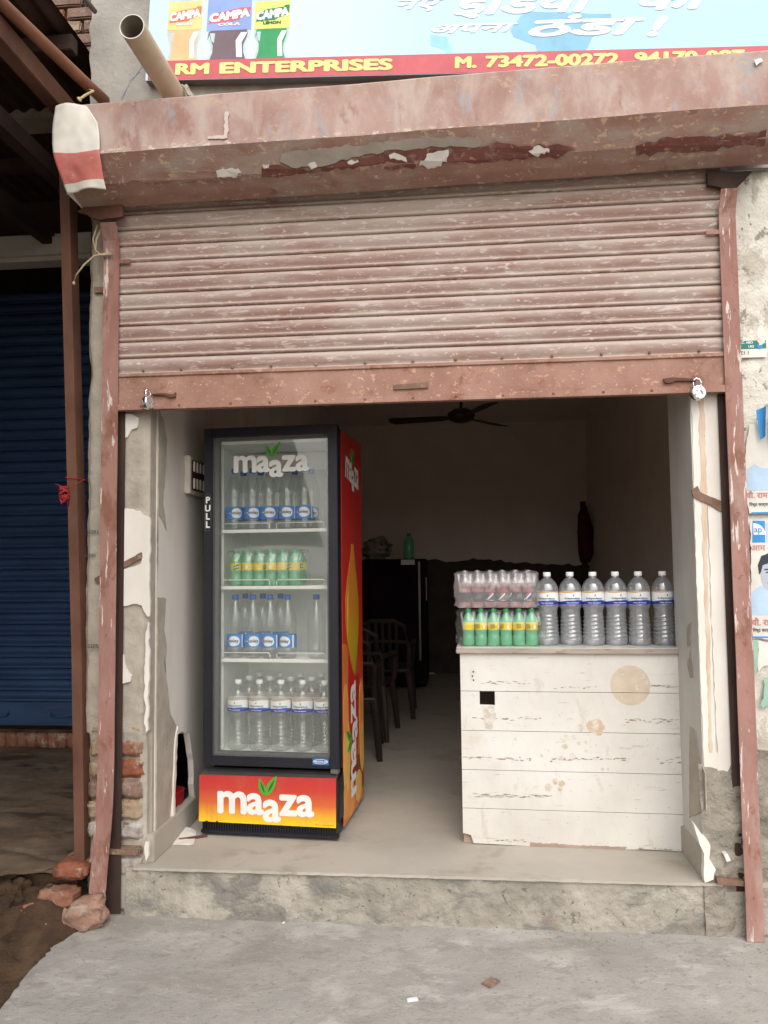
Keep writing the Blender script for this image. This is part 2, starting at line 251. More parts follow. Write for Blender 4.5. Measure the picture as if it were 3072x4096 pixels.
# ------------------------------------------------------------------ geometry helpers
def tag(o, label=None, cat=None, group=None, kind=None):
    for k, v in (('label', label), ('category', cat), ('group', group), ('kind', kind)):
        if v: o[k] = v
    return o
def empty(name, loc=(0, 0, 0), rot=(0, 0, 0), label=None, cat=None, group=None):
    o = bpy.data.objects.new(name, None); COL.objects.link(o); o.location = loc; o.rotation_euler = rot; o.empty_display_size = .05
    return tag(o, label, cat, group)
def mesh(vf, mats, smooth=False, idx=None):
    me = bpy.data.meshes.new('m'); me.from_pydata([tuple(v) for v in vf[0]], [], vf[1]); 
    for k in ([mats] if isinstance(mats, str) else mats): me.materials.append(MT[k])
    if idx: me.polygons.foreach_set('material_index', idx)
    if smooth: me.polygons.foreach_set('use_smooth', [True]*len(me.polygons))
    me.update(); return me
def link(name, me, parent=None, world=False):
    o = bpy.data.objects.new(name, me); COL.objects.link(o); me.name = name
    if parent is not None:
        o.parent = parent
        if world and parent.parent is None and parent.type == 'EMPTY':
            mb = Matrix.LocRotScale(parent.location, parent.rotation_euler, None); o.matrix_parent_inverse = mb.inverted()
    return o
def add(name, vf, mats, parent=None, world=True, smooth=False, idx=None):
    return link(name, mesh(vf, mats, smooth, idx), parent, world)
def struct(name, vf, mats, **k): return tag(add(name, vf, mats, **k), kind='structure')
def copy_tree(o, parent=None):
    n = o.copy(); COL.objects.link(n); n.parent = parent
    for ch in list(o.children): copy_tree(ch, n)
    return n
def join(*vfs):
    V, Fc = [], []
    for v, f in vfs:
        b = len(V); V += list(v); Fc += [tuple(i+b for i in q) for q in f]
    return V, Fc
def box(x0, x1, y0, y1, z0, z1, bev=0):
    if bev:
        bm = bmesh.new(); bmesh.ops.create_cube(bm, size=1)
        for v in bm.verts: v.co = ((x0+x1)/2+v.co.x*(x1-x0), (y0+y1)/2+v.co.y*(y1-y0), (z0+z1)/2+v.co.z*(z1-z0))
        bmesh.ops.bevel(bm, geom=bm.edges[:], offset=bev, segments=2, affect='EDGES')
        bm.verts.index_update(); r = ([v.co.copy() for v in bm.verts], [tuple(v.index for v in f.verts) for f in bm.faces]); bm.free(); return r
    v = [(x, y, z) for z in (z0, z1) for y in (y0, y1) for x in (x0, x1)]
    return v, [(0, 2, 3, 1), (4, 5, 7, 6), (0, 1, 5, 4), (2, 6, 7, 3), (0, 4, 6, 2), (1, 3, 7, 5)]
def tube(pts, r, n=10, cap=True):
    P = [Vector(p) for p in pts]; V, Fc = [], []
    for i, p in enumerate(P):
        d = (P[min(i+1, len(P)-1)]-P[max(i-1, 0)]).normalized()
        a = d.cross(Vector((0, 0, 1)) if abs(d.z) < .9 else Vector((1, 0, 0))).normalized(); b = d.cross(a)
        rr = r[i] if isinstance(r, (list, tuple)) else r
        V += [p+(a*math.cos(2*math.pi*k/n)+b*math.sin(2*math.pi*k/n))*rr for k in range(n)]
    for i in range(len(P)-1):
        Fc += [(i*n+k, i*n+(k+1) % n, (i+1)*n+(k+1) % n, (i+1)*n+k) for k in range(n)]
    if cap: Fc += [tuple(range(n-1, -1, -1)), tuple(range((len(P)-1)*n, len(P)*n))]
    return V, Fc
def lathe(prof, n=28, fn=None):
    """prof = [(r, z)]; fn(r, z, a) changes the radius"""
    V, Fc = [], []
    for r, z in prof:
        for k in range(n):
            a = 2*math.pi*k/n; q = fn(r, z, a) if fn else r; V.append((q*math.cos(a), q*math.sin(a), z))
    for i in range(len(prof)-1):
        Fc += [(i*n+k, i*n+(k+1) % n, (i+1)*n+(k+1) % n, (i+1)*n+k) for k in range(n)]
    Fc += [tuple(range(n-1, -1, -1)), tuple(range((len(prof)-1)*n, len(prof)*n))]
    return V, Fc
def mp(plane, at):
    if plane == 'y': return lambda a, b, d: (a, at-d, b)
    if plane == 'x': return lambda a, b, d: (at+d, a, b)
    if plane == 'z': return lambda a, b, d: (a, b, at+d)
def jagged(pts, amp, step, seed):
    if not amp: return pts
    rr = random.Random(seed); out = []
    for i, p in enumerate(pts):
        q = pts[(i+1) % len(pts)]; L = math.dist(p, q); n = max(1, int(L/step))
        for k in range(n):
            t = k/n; x, y = p[0]+(q[0]-p[0])*t, p[1]+(q[1]-p[1])*t
            if k: x += rr.uniform(-amp, amp); y += rr.uniform(-amp, amp)
            out.append((x, y))
    return out
def prism(pts, f, d0, d1):
    ar = sum(pts[i][0]*pts[(i+1) % len(pts)][1]-pts[(i+1) % len(pts)][0]*pts[i][1] for i in range(len(pts)))
    if ar < 0: pts = pts[::-1]
    n = len(pts); V = [f(a, b, d1) for a, b in pts]+[f(a, b, d0) for a, b in pts]
    return V, [tuple(range(n)), tuple(range(2*n-1, n-1, -1))]+[(i, i+n, (i+1) % n+n, (i+1) % n) for i in range(n)]
def poly(name, pts, plane, at, d, m, parent=None, jag=0, step=.02, seed=1, d0=0, world=True, f=None):
    return add(name, prism(jagged(pts, jag, step, seed), f or mp(plane, at), d0, d), m, parent, world)
def blob(cx, cz, rx, rz, seed, n=14, k=.25):
    rr = random.Random(seed); return [(cx+rx*math.cos(2*math.pi*i/n)*(1+rr.uniform(-k, k)), cz+rz*math.sin(2*math.pi*i/n)*(1+rr.uniform(-k, k))) for i in range(n)]
def rough_box(sx, sy, sz, seed, amp=.006, cuts=4, bev=.012):
    bm = bmesh.new(); bmesh.ops.create_cube(bm, size=1)
    for v in bm.verts: v.co = (v.co.x*sx, v.co.y*sy, v.co.z*sz)
    bmesh.ops.bevel(bm, geom=bm.edges[:], offset=bev, segments=2, affect='EDGES')
    bmesh.ops.subdivide_edges(bm, edges=[e for e in bm.edges if e.calc_length() > min(sx, sy, sz)*.4], cuts=cuts, use_grid_fill=True)
    for v in bm.verts:
        p = v.co*22+Vector((seed*3.1, seed, -seed)); v.co += Vector((noise.noise(p), noise.noise(p+Vector((9, 0, 0))), noise.noise(p+Vector((0, 9, 0)))))*amp*1.6
    bm.verts.index_update(); r = ([v.co.copy() for v in bm.verts], [tuple(v.index for v in f.verts) for f in bm.faces]); bm.free(); return r
def grid(nu, nv, fn):
    V = [fn(i/(nu-1), j/(nv-1)) for j in range(nv) for i in range(nu)]
    return V, [(j*nu+i, j*nu+i+1, (j+1)*nu+i+1, (j+1)*nu+i) for j in range(nv-1) for i in range(nu-1)]
def move(vf, off=(0, 0, 0), mtx=None):
    o = Vector(off); return [((mtx @ Vector(v)) if mtx else Vector(v))+o for v in vf[0]], vf[1]
def nz(x, y, z, s=1): return noise.noise(Vector((x*s, y*s, z*s)))

def text(s, size, weight=0, shear=0, sx=1, align='CENTER', space=1):
    """letter outlines as flat triangles (x, z, layer); weight thickens by layering shifted copies a hair apart"""
    cu = bpy.data.curves.new('t', 'FONT'); cu.body = s; cu.size = size; cu.shear = shear; cu.align_x = align; cu.space_character = space; cu.resolution_u = 3
    cu.fill_mode = 'FRONT'
    o = bpy.data.objects.new('t', cu); COL.objects.link(o); bpy.context.view_layer.update()
    me = bpy.data.meshes.new_from_object(o.evaluated_get(bpy.context.evaluated_depsgraph_get()))
    V0 = [v.co.copy() for v in me.vertices]; F0 = [tuple(p.vertices) for p in me.polygons]
    bpy.data.objects.remove(o); bpy.data.meshes.remove(me); bpy.data.curves.remove(cu)
    offs = [(0, 0)]
    if weight:
        offs += [(weight*math.cos(a*math.pi/4), weight*math.sin(a*math.pi/4)) for a in range(8)]
        if weight > size*.045: offs += [(weight*.5*math.cos(a*math.pi/3), weight*.5*math.sin(a*math.pi/3)) for a in range(6)]
    V, Fc = [], []
    for k, (dx, dz) in enumerate(offs):
        b = len(V); V += [(v.x*sx+dx, v.y+dz, k) for v in V0]; Fc += [tuple(i+b for i in q) for q in F0]
    return V, Fc
def place(tv, fn, x=0, z=0, rot=0, d=.0012, dl=.00006):
    ca, sa = math.cos(rot), math.sin(rot)
    return [fn(x+v[0]*ca-v[1]*sa, z+v[0]*sa+v[1]*ca, d+v[2]*dl) for v in tv[0]], tv[1]
def maaza(size):
    """the drinks logo: m a a z a, middle letter dropped"""
    out = [[], []]
    for ch, x, z, s in (('m', 0, 0, 1.06), ('a', .80, 0, 1), ('a', 1.22, -.16, 1.04), ('z', 1.66, 0, 1), ('a', 2.09, 0, 1)):
        t = text(ch, size*s, size*.032, 0, 1.0, 'LEFT'); b = len(out[0])
        out[0] += [(v[0]+x*size*.98, v[1]+z*size, v[2]) for v in t[0]]; out[1] += [tuple(i+b for i in q) for q in t[1]]
    xs = [v[0] for v in out[0]]; cx = (min(xs)+max(xs))/2
    return [(v[0]-cx, v[1], v[2]) for v in out[0]], out[1], max(xs)-min(xs)
def leaf(bx, bz, tx, tz, wd):
    L = math.dist((bx, bz), (tx, tz)); ux, uz = (tx-bx)/L, (tz-bz)/L; P = []
    for i in range(9): t = i/8; P.append((bx+ux*L*t-uz*wd*math.sin(math.pi*t**.8), bz+uz*L*t+ux*wd*math.sin(math.pi*t**.8)))
    for i in range(7, 0, -1): t = i/8; P.append((bx+ux*L*t+uz*wd*.75*math.sin(math.pi*t**.8), bz+uz*L*t-ux*wd*.75*math.sin(math.pi*t**.8)))
    return P

# ------------------------------------------------------------------ ground
struct('ground', box(-120, 120, -120, 120, -.4, -.2), 'street_dirt')
EDGE = [(-.02, -6.1), (-.03, -1.4), (-.06, -.85), (-.079, -.724), (-.105, -.56), (-.108, -.519), (-.12, -.36), (-.126, -.191), (-.13, -.02)]
def xe(y):
    for (xa, ya), (xb, yb) in zip(EDGE, EDGE[1:]):
        if ya <= y <= yb: return xa+(xb-xa)*(y-ya)/(yb-ya)
    return EDGE[0][0]
def pave(u, v):
    y = -6+6.02*(1-(1-v)**2.2); x = xe(min(y, -.02))+nz(y, 0, 0, 9)*.022+nz(y, 3, 0, 36)*.014; x = x+(5-x)*u**1.6
    z = nz(x, y, 0, 2.2)*.004+nz(x, y, 4, 9)*.002
    return (x, y, z-.12 if u == 0 else z)
struct('pavement', grid(160, 170, pave), 'pavement', smooth=True)
def soil(u, v):
    x = -3.2+3.25*u**.7; y = -4+4.1*v**.6; t = max(0, min(1, (y+.5)/.45)); t = t*t*(3-2*t)
    z = -.06+.19*t*(1-.25*max(0, min(1, (x+.25)/.2)))
    z += nz(x, y, 0, 6)*.03+nz(x, y, 3, 19)*.018+abs(nz(x, y, 7, 45))*.012
    e = max(0, min(1, (x+.16)/.12)); return (x, y, z*(1-e)-.045*e if y < -.25 else z-.1*e)
struct('soil', grid(150, 170, soil), 'soil', smooth=True)

# ------------------------------------------------------------------ shop building
FL = .211
struct('shop_floor', box(-.1, 3.13, .003, 6.2, .02, FL), 'floor')
def stepf(u, v):
    x = .06+2.62*u; z = FL*v+.0
    d = nz(x, 0, z, 7)*.010+nz(x, 0, z, 24)*.006
    if v > .96: d *= .3
    return (x, -.014-d-.012*(1-v), z-.002)
stp = struct('step_face', grid(220, 26, stepf), 'step_face', smooth=True)
lip = [(.1, -.03), (2.66, -.03), (2.66, .01), (.1, .01)]
struct('step_lip', prism(jagged(lip, .003, .03, 9), mp('z', FL-.008), 0, .0115), 'floor')

SH = empty('shop_building', (1.4, .2, 0), label='single-storey cement shop with an open front and peeling white door jambs', cat='shop building')
def W(n, vf, m, **k): return add(n, vf, m, SH, True, **k)
# left pillar: lumpy cement, brick showing at its foot
def pil(u, v):
    z = .0+3.35*v; path = [(-.16, .30), (-.16, .02), (-.14, 0), (.12, 0), (.147, .012), (.146, .13)]
    s = u*5; i = min(4, int(s)); t = s-i; x = path[i][0]+(path[i+1][0]-path[i][0])*t; y = path[i][1]+(path[i+1][1]-path[i][1])*t
    a = 1.0 if z < 1.0 else .55
    if x < .13:
        x += (nz(x, y, z, 5)*.012+nz(x, y, z, 17)*.009)*a*(1.4 if x < -.13 else .4); y -= (nz(x, 3, z, 8)*.010+nz(x, 5, z, 26)*.005)*a
    if z < .80 and y < .05: y += .022*min(1, (.8-z)/.08); x += .015 if x < -.1 else (-.012 if x > .1 else 0)
    return (x, y, z)
P1 = W('pillar', grid(66, 300, pil), 'cement', smooth=True); P1['label'] = 'lumpy bare cement pillar with bricks showing at its foot'
BR = [(.815, .052, 'pale_brick', -.125), (.733, .078, 'pale_brick', -.13), (.638, .082, 'brick', -.128), (.545, .088, 'grey_brick', -.135), (.452, .086, 'pale_brick', -.135), (.362, .082, 'limed_brick', -.13), (.205, .09, 'limed_brick', -.13)]
for k, (zc, h, m, xl) in enumerate(BR):
    for s_, (xa, xb) in enumerate(((xl, -.035), (-.02, .118 if k != 2 else .122))):
        mm = 'red_brick' if (k == 2 and s_) else ('grey_brick' if k == 3 else ('brick' if (k == 1 and s_) else m))
        if k == 2 and not s_: mm = 'pale_brick'
        o = add('brick', move(rough_box(xb-xa, .10, h, k*2.3+s_, .006), ((xa+xb)/2, .056-(.012 if s_ == 0 else .004), zc)), mm, P1, smooth=True)
# peeled white paint on the left jamb front and its return
for pts, sd_ in (([(0.023,2.279),(0.064,2.281),(0.099,2.262),(0.093,2.216),(0.065,2.207),(0.045,2.172),(0.026,2.169)], 1), ([(0.023,1.834),(0.049,1.837),(0.092,1.823),(0.105,1.826),(0.151,1.797),(0.159,1.792),(0.159,1.573),(0.160,1.336),(0.149,1.336),(0.132,1.361),(0.122,1.386),(0.079,1.394),(0.023,1.383),(0.020,1.550),(0.117,1.580),(0.120,1.630),(0.023,1.584)], 2), ([(0.153,1.308),(0.159,1.305),(0.160,1.076),(0.140,1.079),(0.142,1.261)], 3), ([(0.018,1.182),(0.037,1.155),(0.050,1.097),(0.076,1.066),(0.071,1.039),(0.020,1.027)], 4), ([(0.144,1.182),(0.159,1.182),(0.158,1.028),(0.159,0.822),(0.147,0.810),(0.139,0.852),(0.148,0.928),(0.138,0.959)], 5), ([(0.150,0.323),(0.164,0.327),(0.166,0.264),(0.154,0.237),(0.147,0.271)], 6)):
    poly('paint_flake', pts, 'y', 0, .0125+.0006*sd_, 'white_plaster', P1, .004, .02, sd_)
poly('strap', [(0.028,1.584),(0.122,1.633),(0.125,1.608),(0.096,1.590),(0.028,1.556)], 'y', 0, .016, 'rust_bare', P1, .002, .02, 3)
poly('strap', [(-0.106,1.516),(-0.067,1.535),(-0.066,1.506),(-0.089,1.491),(-0.106,1.501)], 'y', 0, .014, 'rust_bare', P1, .003, .02, 4)
poly('strap', [(-0.127,2.897),(-0.075,2.895),(-0.074,2.866),(-0.123,2.868)], 'y', 0, .016, 'rust_bare', P1, .002, .02, 5)
add('strap', move(box(-.085, .125, -.022, .02, -.018, .018, .006), (0, 0, .278)), 'rust_bare', P1)
for (u0, s_, sz) in (([(-0.121,1.721)][0], '06083', .026), ([(-0.128,1.613)][0], '06083', .022), ([(-0.103,1.192)][0], '05053', .026)):
    add('pencil_mark', place(text(s_, sz, 0), lambda a, b, d: (a, -.012-d, b), u0[0], u0[1]), 'ink', P1)
# left wall of the room: painted white, broken away low down; cement strip where the paint came off
LW = W('left_wall', prism([(0.09, 0)]+jagged([(0.09, FL), (.30, FL), (.315, .40), (.345, .70), (.42, .715), (.55, .685), (.62, .50), (.64, FL)], .008, .03, 2)+[(6.2, FL), (6.2, 3.4), (.09, 3.4)], lambda a, b, d: (.15+d, a, b), -.03, 0), 'room_white')
W('wall_core', join(box(-.16, -.13, .3, 6.2, 0, 3.4), box(-.13, .12, 1.2, 1.25, 0, 1)), 'dark_void')
for pts, sd_ in (([(.095, 2.5), (.095, 1.50)]+[(0.016,1.795),(0.085,1.818),(0.144,1.795),(0.207,1.738),(0.188,1.804),(0.160,1.869),(0.200,2.107),(0.204,2.188),(0.162,2.282),(0.118,2.304)], 1), ([(.095, 1.30), (.095, .9), (.095, .25), (.27, .34)]+[(0.334,0.558),(0.354,0.762),(0.273,0.836),(0.237,0.966),(0.179,1.161)]+[(0.201,1.039),(0.217,1.175),(0.180,1.257),(0.204,1.407),(0.169,1.415),(0.084,1.419),(0.084,1.387)], 2)):
    pts = [(max(.0965, a), b_) for a, b_ in pts]
    poly('bare_cement', pts, 'x', .15, .003+.001*sd_, 'cement', LW, .004, .03, sd_)
poly('broken_edge', [(.285, FL), (.30, .40), (.325, .70), (.36, .76), (.35, .70), (.325, .40), (.318, FL)], 'x', .15, .012, 'white_plaster', LW, .006, .03, 8)
W('skirting', join(box(.12, .168, .04, .62, FL, FL+.125, .004)), 'floor')
# right jamb
JR = W('right_jamb', join(box(2.605, 2.80, .0, .36, .0, 3.35)), 'jamb_grey'); JR['label'] = 'smooth white door jamb, its foot broken down to grey cement'
def jf(u, v):
    z = FL*0+.70*v; x = 2.585+.225*u; e = 1-max(0, (v-.75)/.25); return (x, -.022*e-.002-nz(x, 1, z, 9)*.018*e-nz(x, 1, z, 30)*.008*e, z)
add('rough_foot', grid(40, 110, jf), 'rough_cement', JR, smooth=True)
poly('white_paint', [(2.612, 2.5), (2.655, 2.5)]+[(2.655, 2.0), (2.66, .75)]+[(2.730,0.720),(2.701,0.675),(2.644,0.662),(2.627,0.637),(2.609,0.690)]+[(2.605, 1.5)], 'y', 0, .004, 'white_plaster', JR, .003, .03, 3)
poly('white_paint', [(2.66, 2.5), (2.76, 2.5), (2.76, .73)]+[(2.730,0.720),(2.705,0.671),(2.664,0.666)], 'y', 0, .005, 'white_plaster', JR, .004, .03, 5)
poly('bare_strip', [(2.645, 2.5), (2.664, 2.5), (2.662, 1.9), (2.652, 1.5), (2.648, 1.0), (2.644, .75), (2.632, .75), (2.636, 1.2), (2.636, 1.9)], 'y', 0, .0062, 'bare_strip', JR, .004, .03, 6)
for pts, sd_ in (([(0.145,1.272),(0.086,1.295),(0.097,1.246),(0.117,1.188),(0.156,1.180),(0.162,1.240)], 1), ([(0.171,1.102),(0.101,1.171),(0.091,1.127),(0.082,1.055),(0.134,1.043)], 2), ([(0.169,0.822),(0.077,0.821),(0.055,0.771),(-0.004,0.695),(-0.041,0.672),(-0.036,0.518),(0.220,0.404)], 3)):
    poly('bare_patch', pts, 'x', 2.605, -.004, 'cement', JR, .004, .02, sd_)
poly('strap', [(2.622,1.890),(2.632,1.864),(2.733,1.817),(2.735,1.769),(2.686,1.796),(2.634,1.823),(2.602,1.842),(2.596,1.872)], 'y', 0, .012, 'rust_bare', JR, .003, .02, 7)
poly('broken_plaster', [(2.541,0.472),(2.593,0.408),(2.614,0.369),(2.607,0.320),(2.632,0.273),(2.622,0.233),(2.586,0.218),(2.587,0.336)], 'y', 0, .034, 'white_plaster', JR, .004, .02, 8)
poly('paint_flake', [(2.662,0.342),(2.678,0.345),(2.689,0.318),(2.673,0.312)], 'y', 0, .05, 'paint_flake', JR, .003, .02, 2)
W('skirting', box(2.592, 2.612, .02, .36, FL, FL+.12, .003), 'floor')
poly('strap', [(2.629,0.247),(2.737,0.236),(2.752,0.213),(2.634,0.219)], 'y', 0, .05, 'rust_bare', JR, .002, .03, 2)
# room shell
W('right_wall', join(box(3.13, 3.3, .36, 6.2, 0, 3.4), box(2.80, 3.13, .30, .36, 0, 3.4)), 'room_wall')
W('back_wall', box(.1, 3.2, 6.0, 6.2, 0, 3.4), 'room_wall')
W('ceiling', box(-.16, 3.3, .05, 6.2, 3.25, 3.45), 'room_wall')
W('lintel', box(-.165, 3.2, .05, .30, 3.0, 3.3), 'room_wall')
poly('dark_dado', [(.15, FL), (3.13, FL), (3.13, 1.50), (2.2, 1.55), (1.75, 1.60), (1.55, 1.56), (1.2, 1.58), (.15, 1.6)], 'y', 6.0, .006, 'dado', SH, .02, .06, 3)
# upper facade
def fac(u, v):
    x = -.165+3.9*u; z = 3.3+2.2*v; e = min(1, u*60); return (x+(1-e)*nz(0, 1, z, 9)*.03, -nz(x, 2, z, 5)*.012-nz(x, 4, z, 18)*.004, z)
W('upper_facade', join(grid(130, 90, fac), box(-.164, 3.7, .03, .3, 3.31, 5.5)), 'facade_cement', smooth=True)

# whitewashed wall to the right
WR = empty('side_wall', (3.4, .05, 0), label='whitewashed wall flaking beside the shop with torn posters', cat='wall')
def wr(u, v):
    x = 2.79+1.6*u; z = 3.6*v; a = 1 if z > .75 else 1+2*(.75-z); return (x, .03-nz(x, 2, z, 6)*.010*a-nz(x, 4, z, 21)*.005*a, z)
add('wall_face', grid(80, 190, wr), 'whitewash', WR, smooth=True); add('wall_core', box(2.81, 4.4, .06, .3, 0, 3.6), 'whitewash', WR)
def wrl(u, v):
    x = 2.80+1.59*u; z = .78*v-.06*v*abs(nz(x, 0, 0, 4)); return (x, .012-nz(x, 1, z, 9)*.02-nz(x, 1, z, 30)*.008+.03*max(0, v-.8)*5*.2, z)
add('rough_base', grid(80, 50, wrl), 'rough_cement', WR, smooth=True)
add('plinth', join(box(2.66, 4.4, -.02, .05, 0, .19, .01)), 'step_face', WR)

# ------------------------------------------------------------------ shutter
ST = empty('rolling_shutter', (1.375, -.035, 2.29), label='half-raised dusty maroon rolling shutter with scraped horizontal slats', cat='shutter')
def slat(x0, x1, z0, p, y, n=1):
    prof = [(0, -.006), (.02, .003), (.07, .008), (.14, .008), (.20, .004), (.26, .003), (.36, .008), (.5, .0125), (.64, .014), (.78, .012), (.9, .006), (.97, -.002), (1.0, -.006)]
    xs = [x0+(x1-x0)*i/24 for i in range(25)]; V = [(x, y-o, z0+p*t) for t, o in prof for x in xs]
    return V, [(j*25+i, j*25+i+1, (j+1)*25+i+1, (j+1)*25+i) for j in range(len(prof)-1) for i in range(24)]
ZB = 2.289; PT = .0766
sm = mesh(slat(-.005, 2.755, 0, PT, 0), 'shutter_paint', True)
for k in range(11):
    o = link('slat', sm, ST, True); o.location = (0, -.036, 2.540+k*PT)
add('slat', slat(-.005, 2.755, 2.452, .088, -.034), 'shutter_paint', ST, smooth=True)
def bar(u, v):
    x = 2.75*u; z = ZB+.012+.152*v; return (x, -.052-nz(x, 0, z, 9)*.003, z)
BB = add('bottom_bar', join(grid(120, 10, bar), box(0, 2.75, -.048, -.03, ZB+.012, ZB+.16)), 'bottom_bar_paint', ST, smooth=False)
BB['label'] = 'rusty flaking bottom bar of the shutter'
add('bottom_angle', join(box(0, 2.75, -.066, -.03, ZB, ZB+.006), box(0, 2.75, -.0665, -.0545, ZB, ZB+.03, .002)), 'bottom_bar_paint', BB)
add('top_strip', box(0, 2.75, -.060, -.052, 2.446, 2.462, .002), 'bottom_bar_paint', BB)
rv = mesh(lathe([(.007, 0), (.0065, .002), (.003, .004)], 8), 'rust_bare', True)
for zz in (2.477, ZB+.016):
    for i in range(13):
        o = link('rivet', rv, BB); o.rotation_euler = (R(90), 0, 0); o.location = (.12+i*.21+random.Random(i).uniform(-.02, .02), -.045 if zz > 2.4 else -.066, zz)
for pts in ([(0.185,2.361),(0.247,2.362),(0.283,2.355),(0.297,2.365),(0.297,2.344),(0.275,2.340),(0.243,2.352),(0.185,2.356)], [(2.479,2.355),(2.520,2.359),(2.593,2.351),(2.616,2.350),(2.616,2.341),(2.530,2.344),(2.507,2.335),(2.484,2.337)]):
    poly('hasp', pts, 'y', -.055, .012, 'rust_steel', BB, .001, .03, 1)
poly('handle_plate', [(1.303,2.367),(1.459,2.375),(1.459,2.350),(1.303,2.346)], 'y', -.055, .006, 'rust_bare', BB, .001, .03, 1)

def rail(name, x0, x1, xb0, xb1, label, bend):
    t = empty(name, ((x0+x1)/2, -.04, 0), label=label, cat='guide rail', group='steel guide rails of the shutter')
    def fp(off):
        def f(u, v):
            z = 3.165*v; dx = 0; dy = 0
            if bend and z < .75: q = (.75-z)/.75; dx = -.030*q*q+.006*math.sin(q*7)*q; dy = -.03*q*q
            if z > 3.08: dy -= (z-3.08)*.5
            wv = nz(z, bend, 0, 3)*.002
            return (x0+(x1-x0)*u*(1-(.35*max(0, .12-z)/.12 if bend else 0))+dx+wv, -.068+dy+off, z+.0)
        return f
    V1 = grid(4, 90, fp(0)); V2 = grid(4, 90, fp(.005)); V, Fc = join(V1, V2); n = 360
    for j in range(89): Fc += [(j*4, j*4+4, n+j*4+4, n+j*4), (j*4+3, n+j*4+3, n+j*4+7, j*4+7)]
    Fc += [(0, n, n+3, 3), (356, 359, n+359, n+356)]
    add('front_plate', (V, Fc), 'rail_paint', t)
    xs = x0 if bend else x1-.004
    add('web', box(xs, xs+.004, -.062, -.0065, .01, 3.16), 'rail_paint', t)
    add('back_plate', box(xb0, xb1, -.018, -.0135, .005, 3.16), 'rail_inner', t)
    return t
rail('guide_rail', -.055, .022, -.055, .036, 'rusty maroon guide rail with bent foot on the brick and cement pillar', 1)
rail('guide_rail', 2.735, 2.806, 2.718, 2.80, 'straight rusty maroon guide rail between white jamb and postered wall', 0)
for x in (.03, 2.70):
    poly('slat_stop', [(x-.02, 2.985), (x+.045, 2.985), (x+.045, 3.003), (x-.02, 3.003)], 'y', -.058, .008, 'rail_paint', ST)
# hood over the roll
HP = [(-.02, 3.72), (-.28, 3.632), (-.30, 3.615), (-.305, 3.385), (-.225, 3.287), (-.165, 3.255), (-.10, 3.235), (-.085, 3.25)]
def yprof(z):
    for (y0, z0), (y1, z1) in zip(HP[2:], HP[3:]):
        if z1 <= z <= z0: return y0+(y1-y0)*(z-z0)/(z1-z0)
    return -.30
HD = empty('shutter_hood', (1.4, -.15, 3.24), label='long dented maroon sheet-metal hood over the shutter roll', cat='shutter hood')
def hood(ia, ib, m, nm):
    seg = HP[ia:ib+1]; nv = 8*(len(seg)-1)+1
    def f(u, v):
        s = v*(len(seg)-1); i = min(len(seg)-2, int(s)); t = s-i; y = seg[i][0]+(seg[i+1][0]-seg[i][0])*t; z = seg[i][1]+(seg[i+1][1]-seg[i][1])*t
        x = -.145+3.1*u; return (x, y+nz(x, 1, z, 2.5)*.004+nz(x, 1, z, 11)*.0015, z+.010*x+nz(x, 0, 0, 1.3)*.004+nz(x, 4, z, 9)*.0015)
    add(nm, grid(160, nv, f), m, HD, smooth=True)
hood(0, 2, 'hood_paint', 'top_sheet'); hood(2, 3, 'hood_paint', 'front_sheet'); hood(3, 4, 'hood_under', 'sloping_sheet'); hood(4, 7, 'hood_under', 'lower_sheet')
for x in (-.147, 2.957): add('end_plate', prism([(y, z) for y, z in HP], mp('x', x), 0, .003), 'hood_under', HD)
hf = lambda a, b, d: (a, yprof(b-.010*a)-.005-d, b)
def hpatch(nm, pts, m, seed, d=.003, jag=.006, step=.025): return poly(nm, pts, 'y', 0, d, m, HD, jag, step, seed, 0, True, hf)
hpatch('peeled_band', [(0.748,3.307),(0.822,3.317),(0.901,3.296),(0.984,3.298),(1.129,3.314),(1.291,3.332),(1.289,3.305),(1.178,3.299),(1.024,3.291),(0.867,3.284),(0.742,3.285)], 'maroon_peel', 1)
hpatch('peeled_band', [(1.291,3.330),(1.351,3.335),(1.441,3.342),(1.570,3.336),(1.687,3.341),(1.804,3.343),(1.902,3.332),(2.056,3.325),(2.106,3.312),(2.049,3.297),(1.884,3.294),(1.737,3.293),(1.618,3.298),(1.489,3.293),(1.388,3.290),(1.287,3.291)], 'maroon_peel', 2)
hpatch('peeled_band', [(2.354,3.312),(2.454,3.331),(2.548,3.331),(2.641,3.330),(2.788,3.330),(2.877,3.340),(2.888,3.298),(2.741,3.298),(2.555,3.293),(2.366,3.290)], 'maroon_peel', 3)
hpatch('peeled_band', [(0.148,3.313),(0.298,3.315),(0.488,3.314),(0.653,3.303),(0.647,3.283),(0.479,3.285),(0.288,3.286),(0.140,3.291)], 'hood_under', 4)
for k, pts in enumerate(([(0.544,3.308),(0.587,3.310),(0.644,3.311),(0.657,3.297),(0.628,3.286),(0.592,3.289),(0.544,3.287)], [(0.955,3.311),(0.987,3.318),(0.997,3.303),(0.968,3.296)], [(0.755,3.319),(0.786,3.320),(0.779,3.307),(0.758,3.306)], [(1.129,3.312),(1.175,3.317),(1.179,3.310),(1.133,3.305)], [(1.311,3.326),(1.351,3.328),(1.385,3.315),(1.389,3.301),(1.349,3.310),(1.315,3.315)], [(1.438,3.292),(1.490,3.325),(1.569,3.332),(1.559,3.297),(1.493,3.286)], [(1.907,3.314),(1.945,3.330),(1.994,3.317),(1.995,3.307),(1.932,3.302)])):
    hpatch('paper_scrap', pts, 'paint_flake', 20+k, .006, .005, .012)
hpatch('cement_smear', [(0.844,3.348),(1.034,3.360),(1.235,3.366),(1.294,3.366),(1.292,3.337),(1.130,3.319),(0.984,3.304),(0.882,3.304),(0.834,3.325)], 'grey_smear', 5, .005)
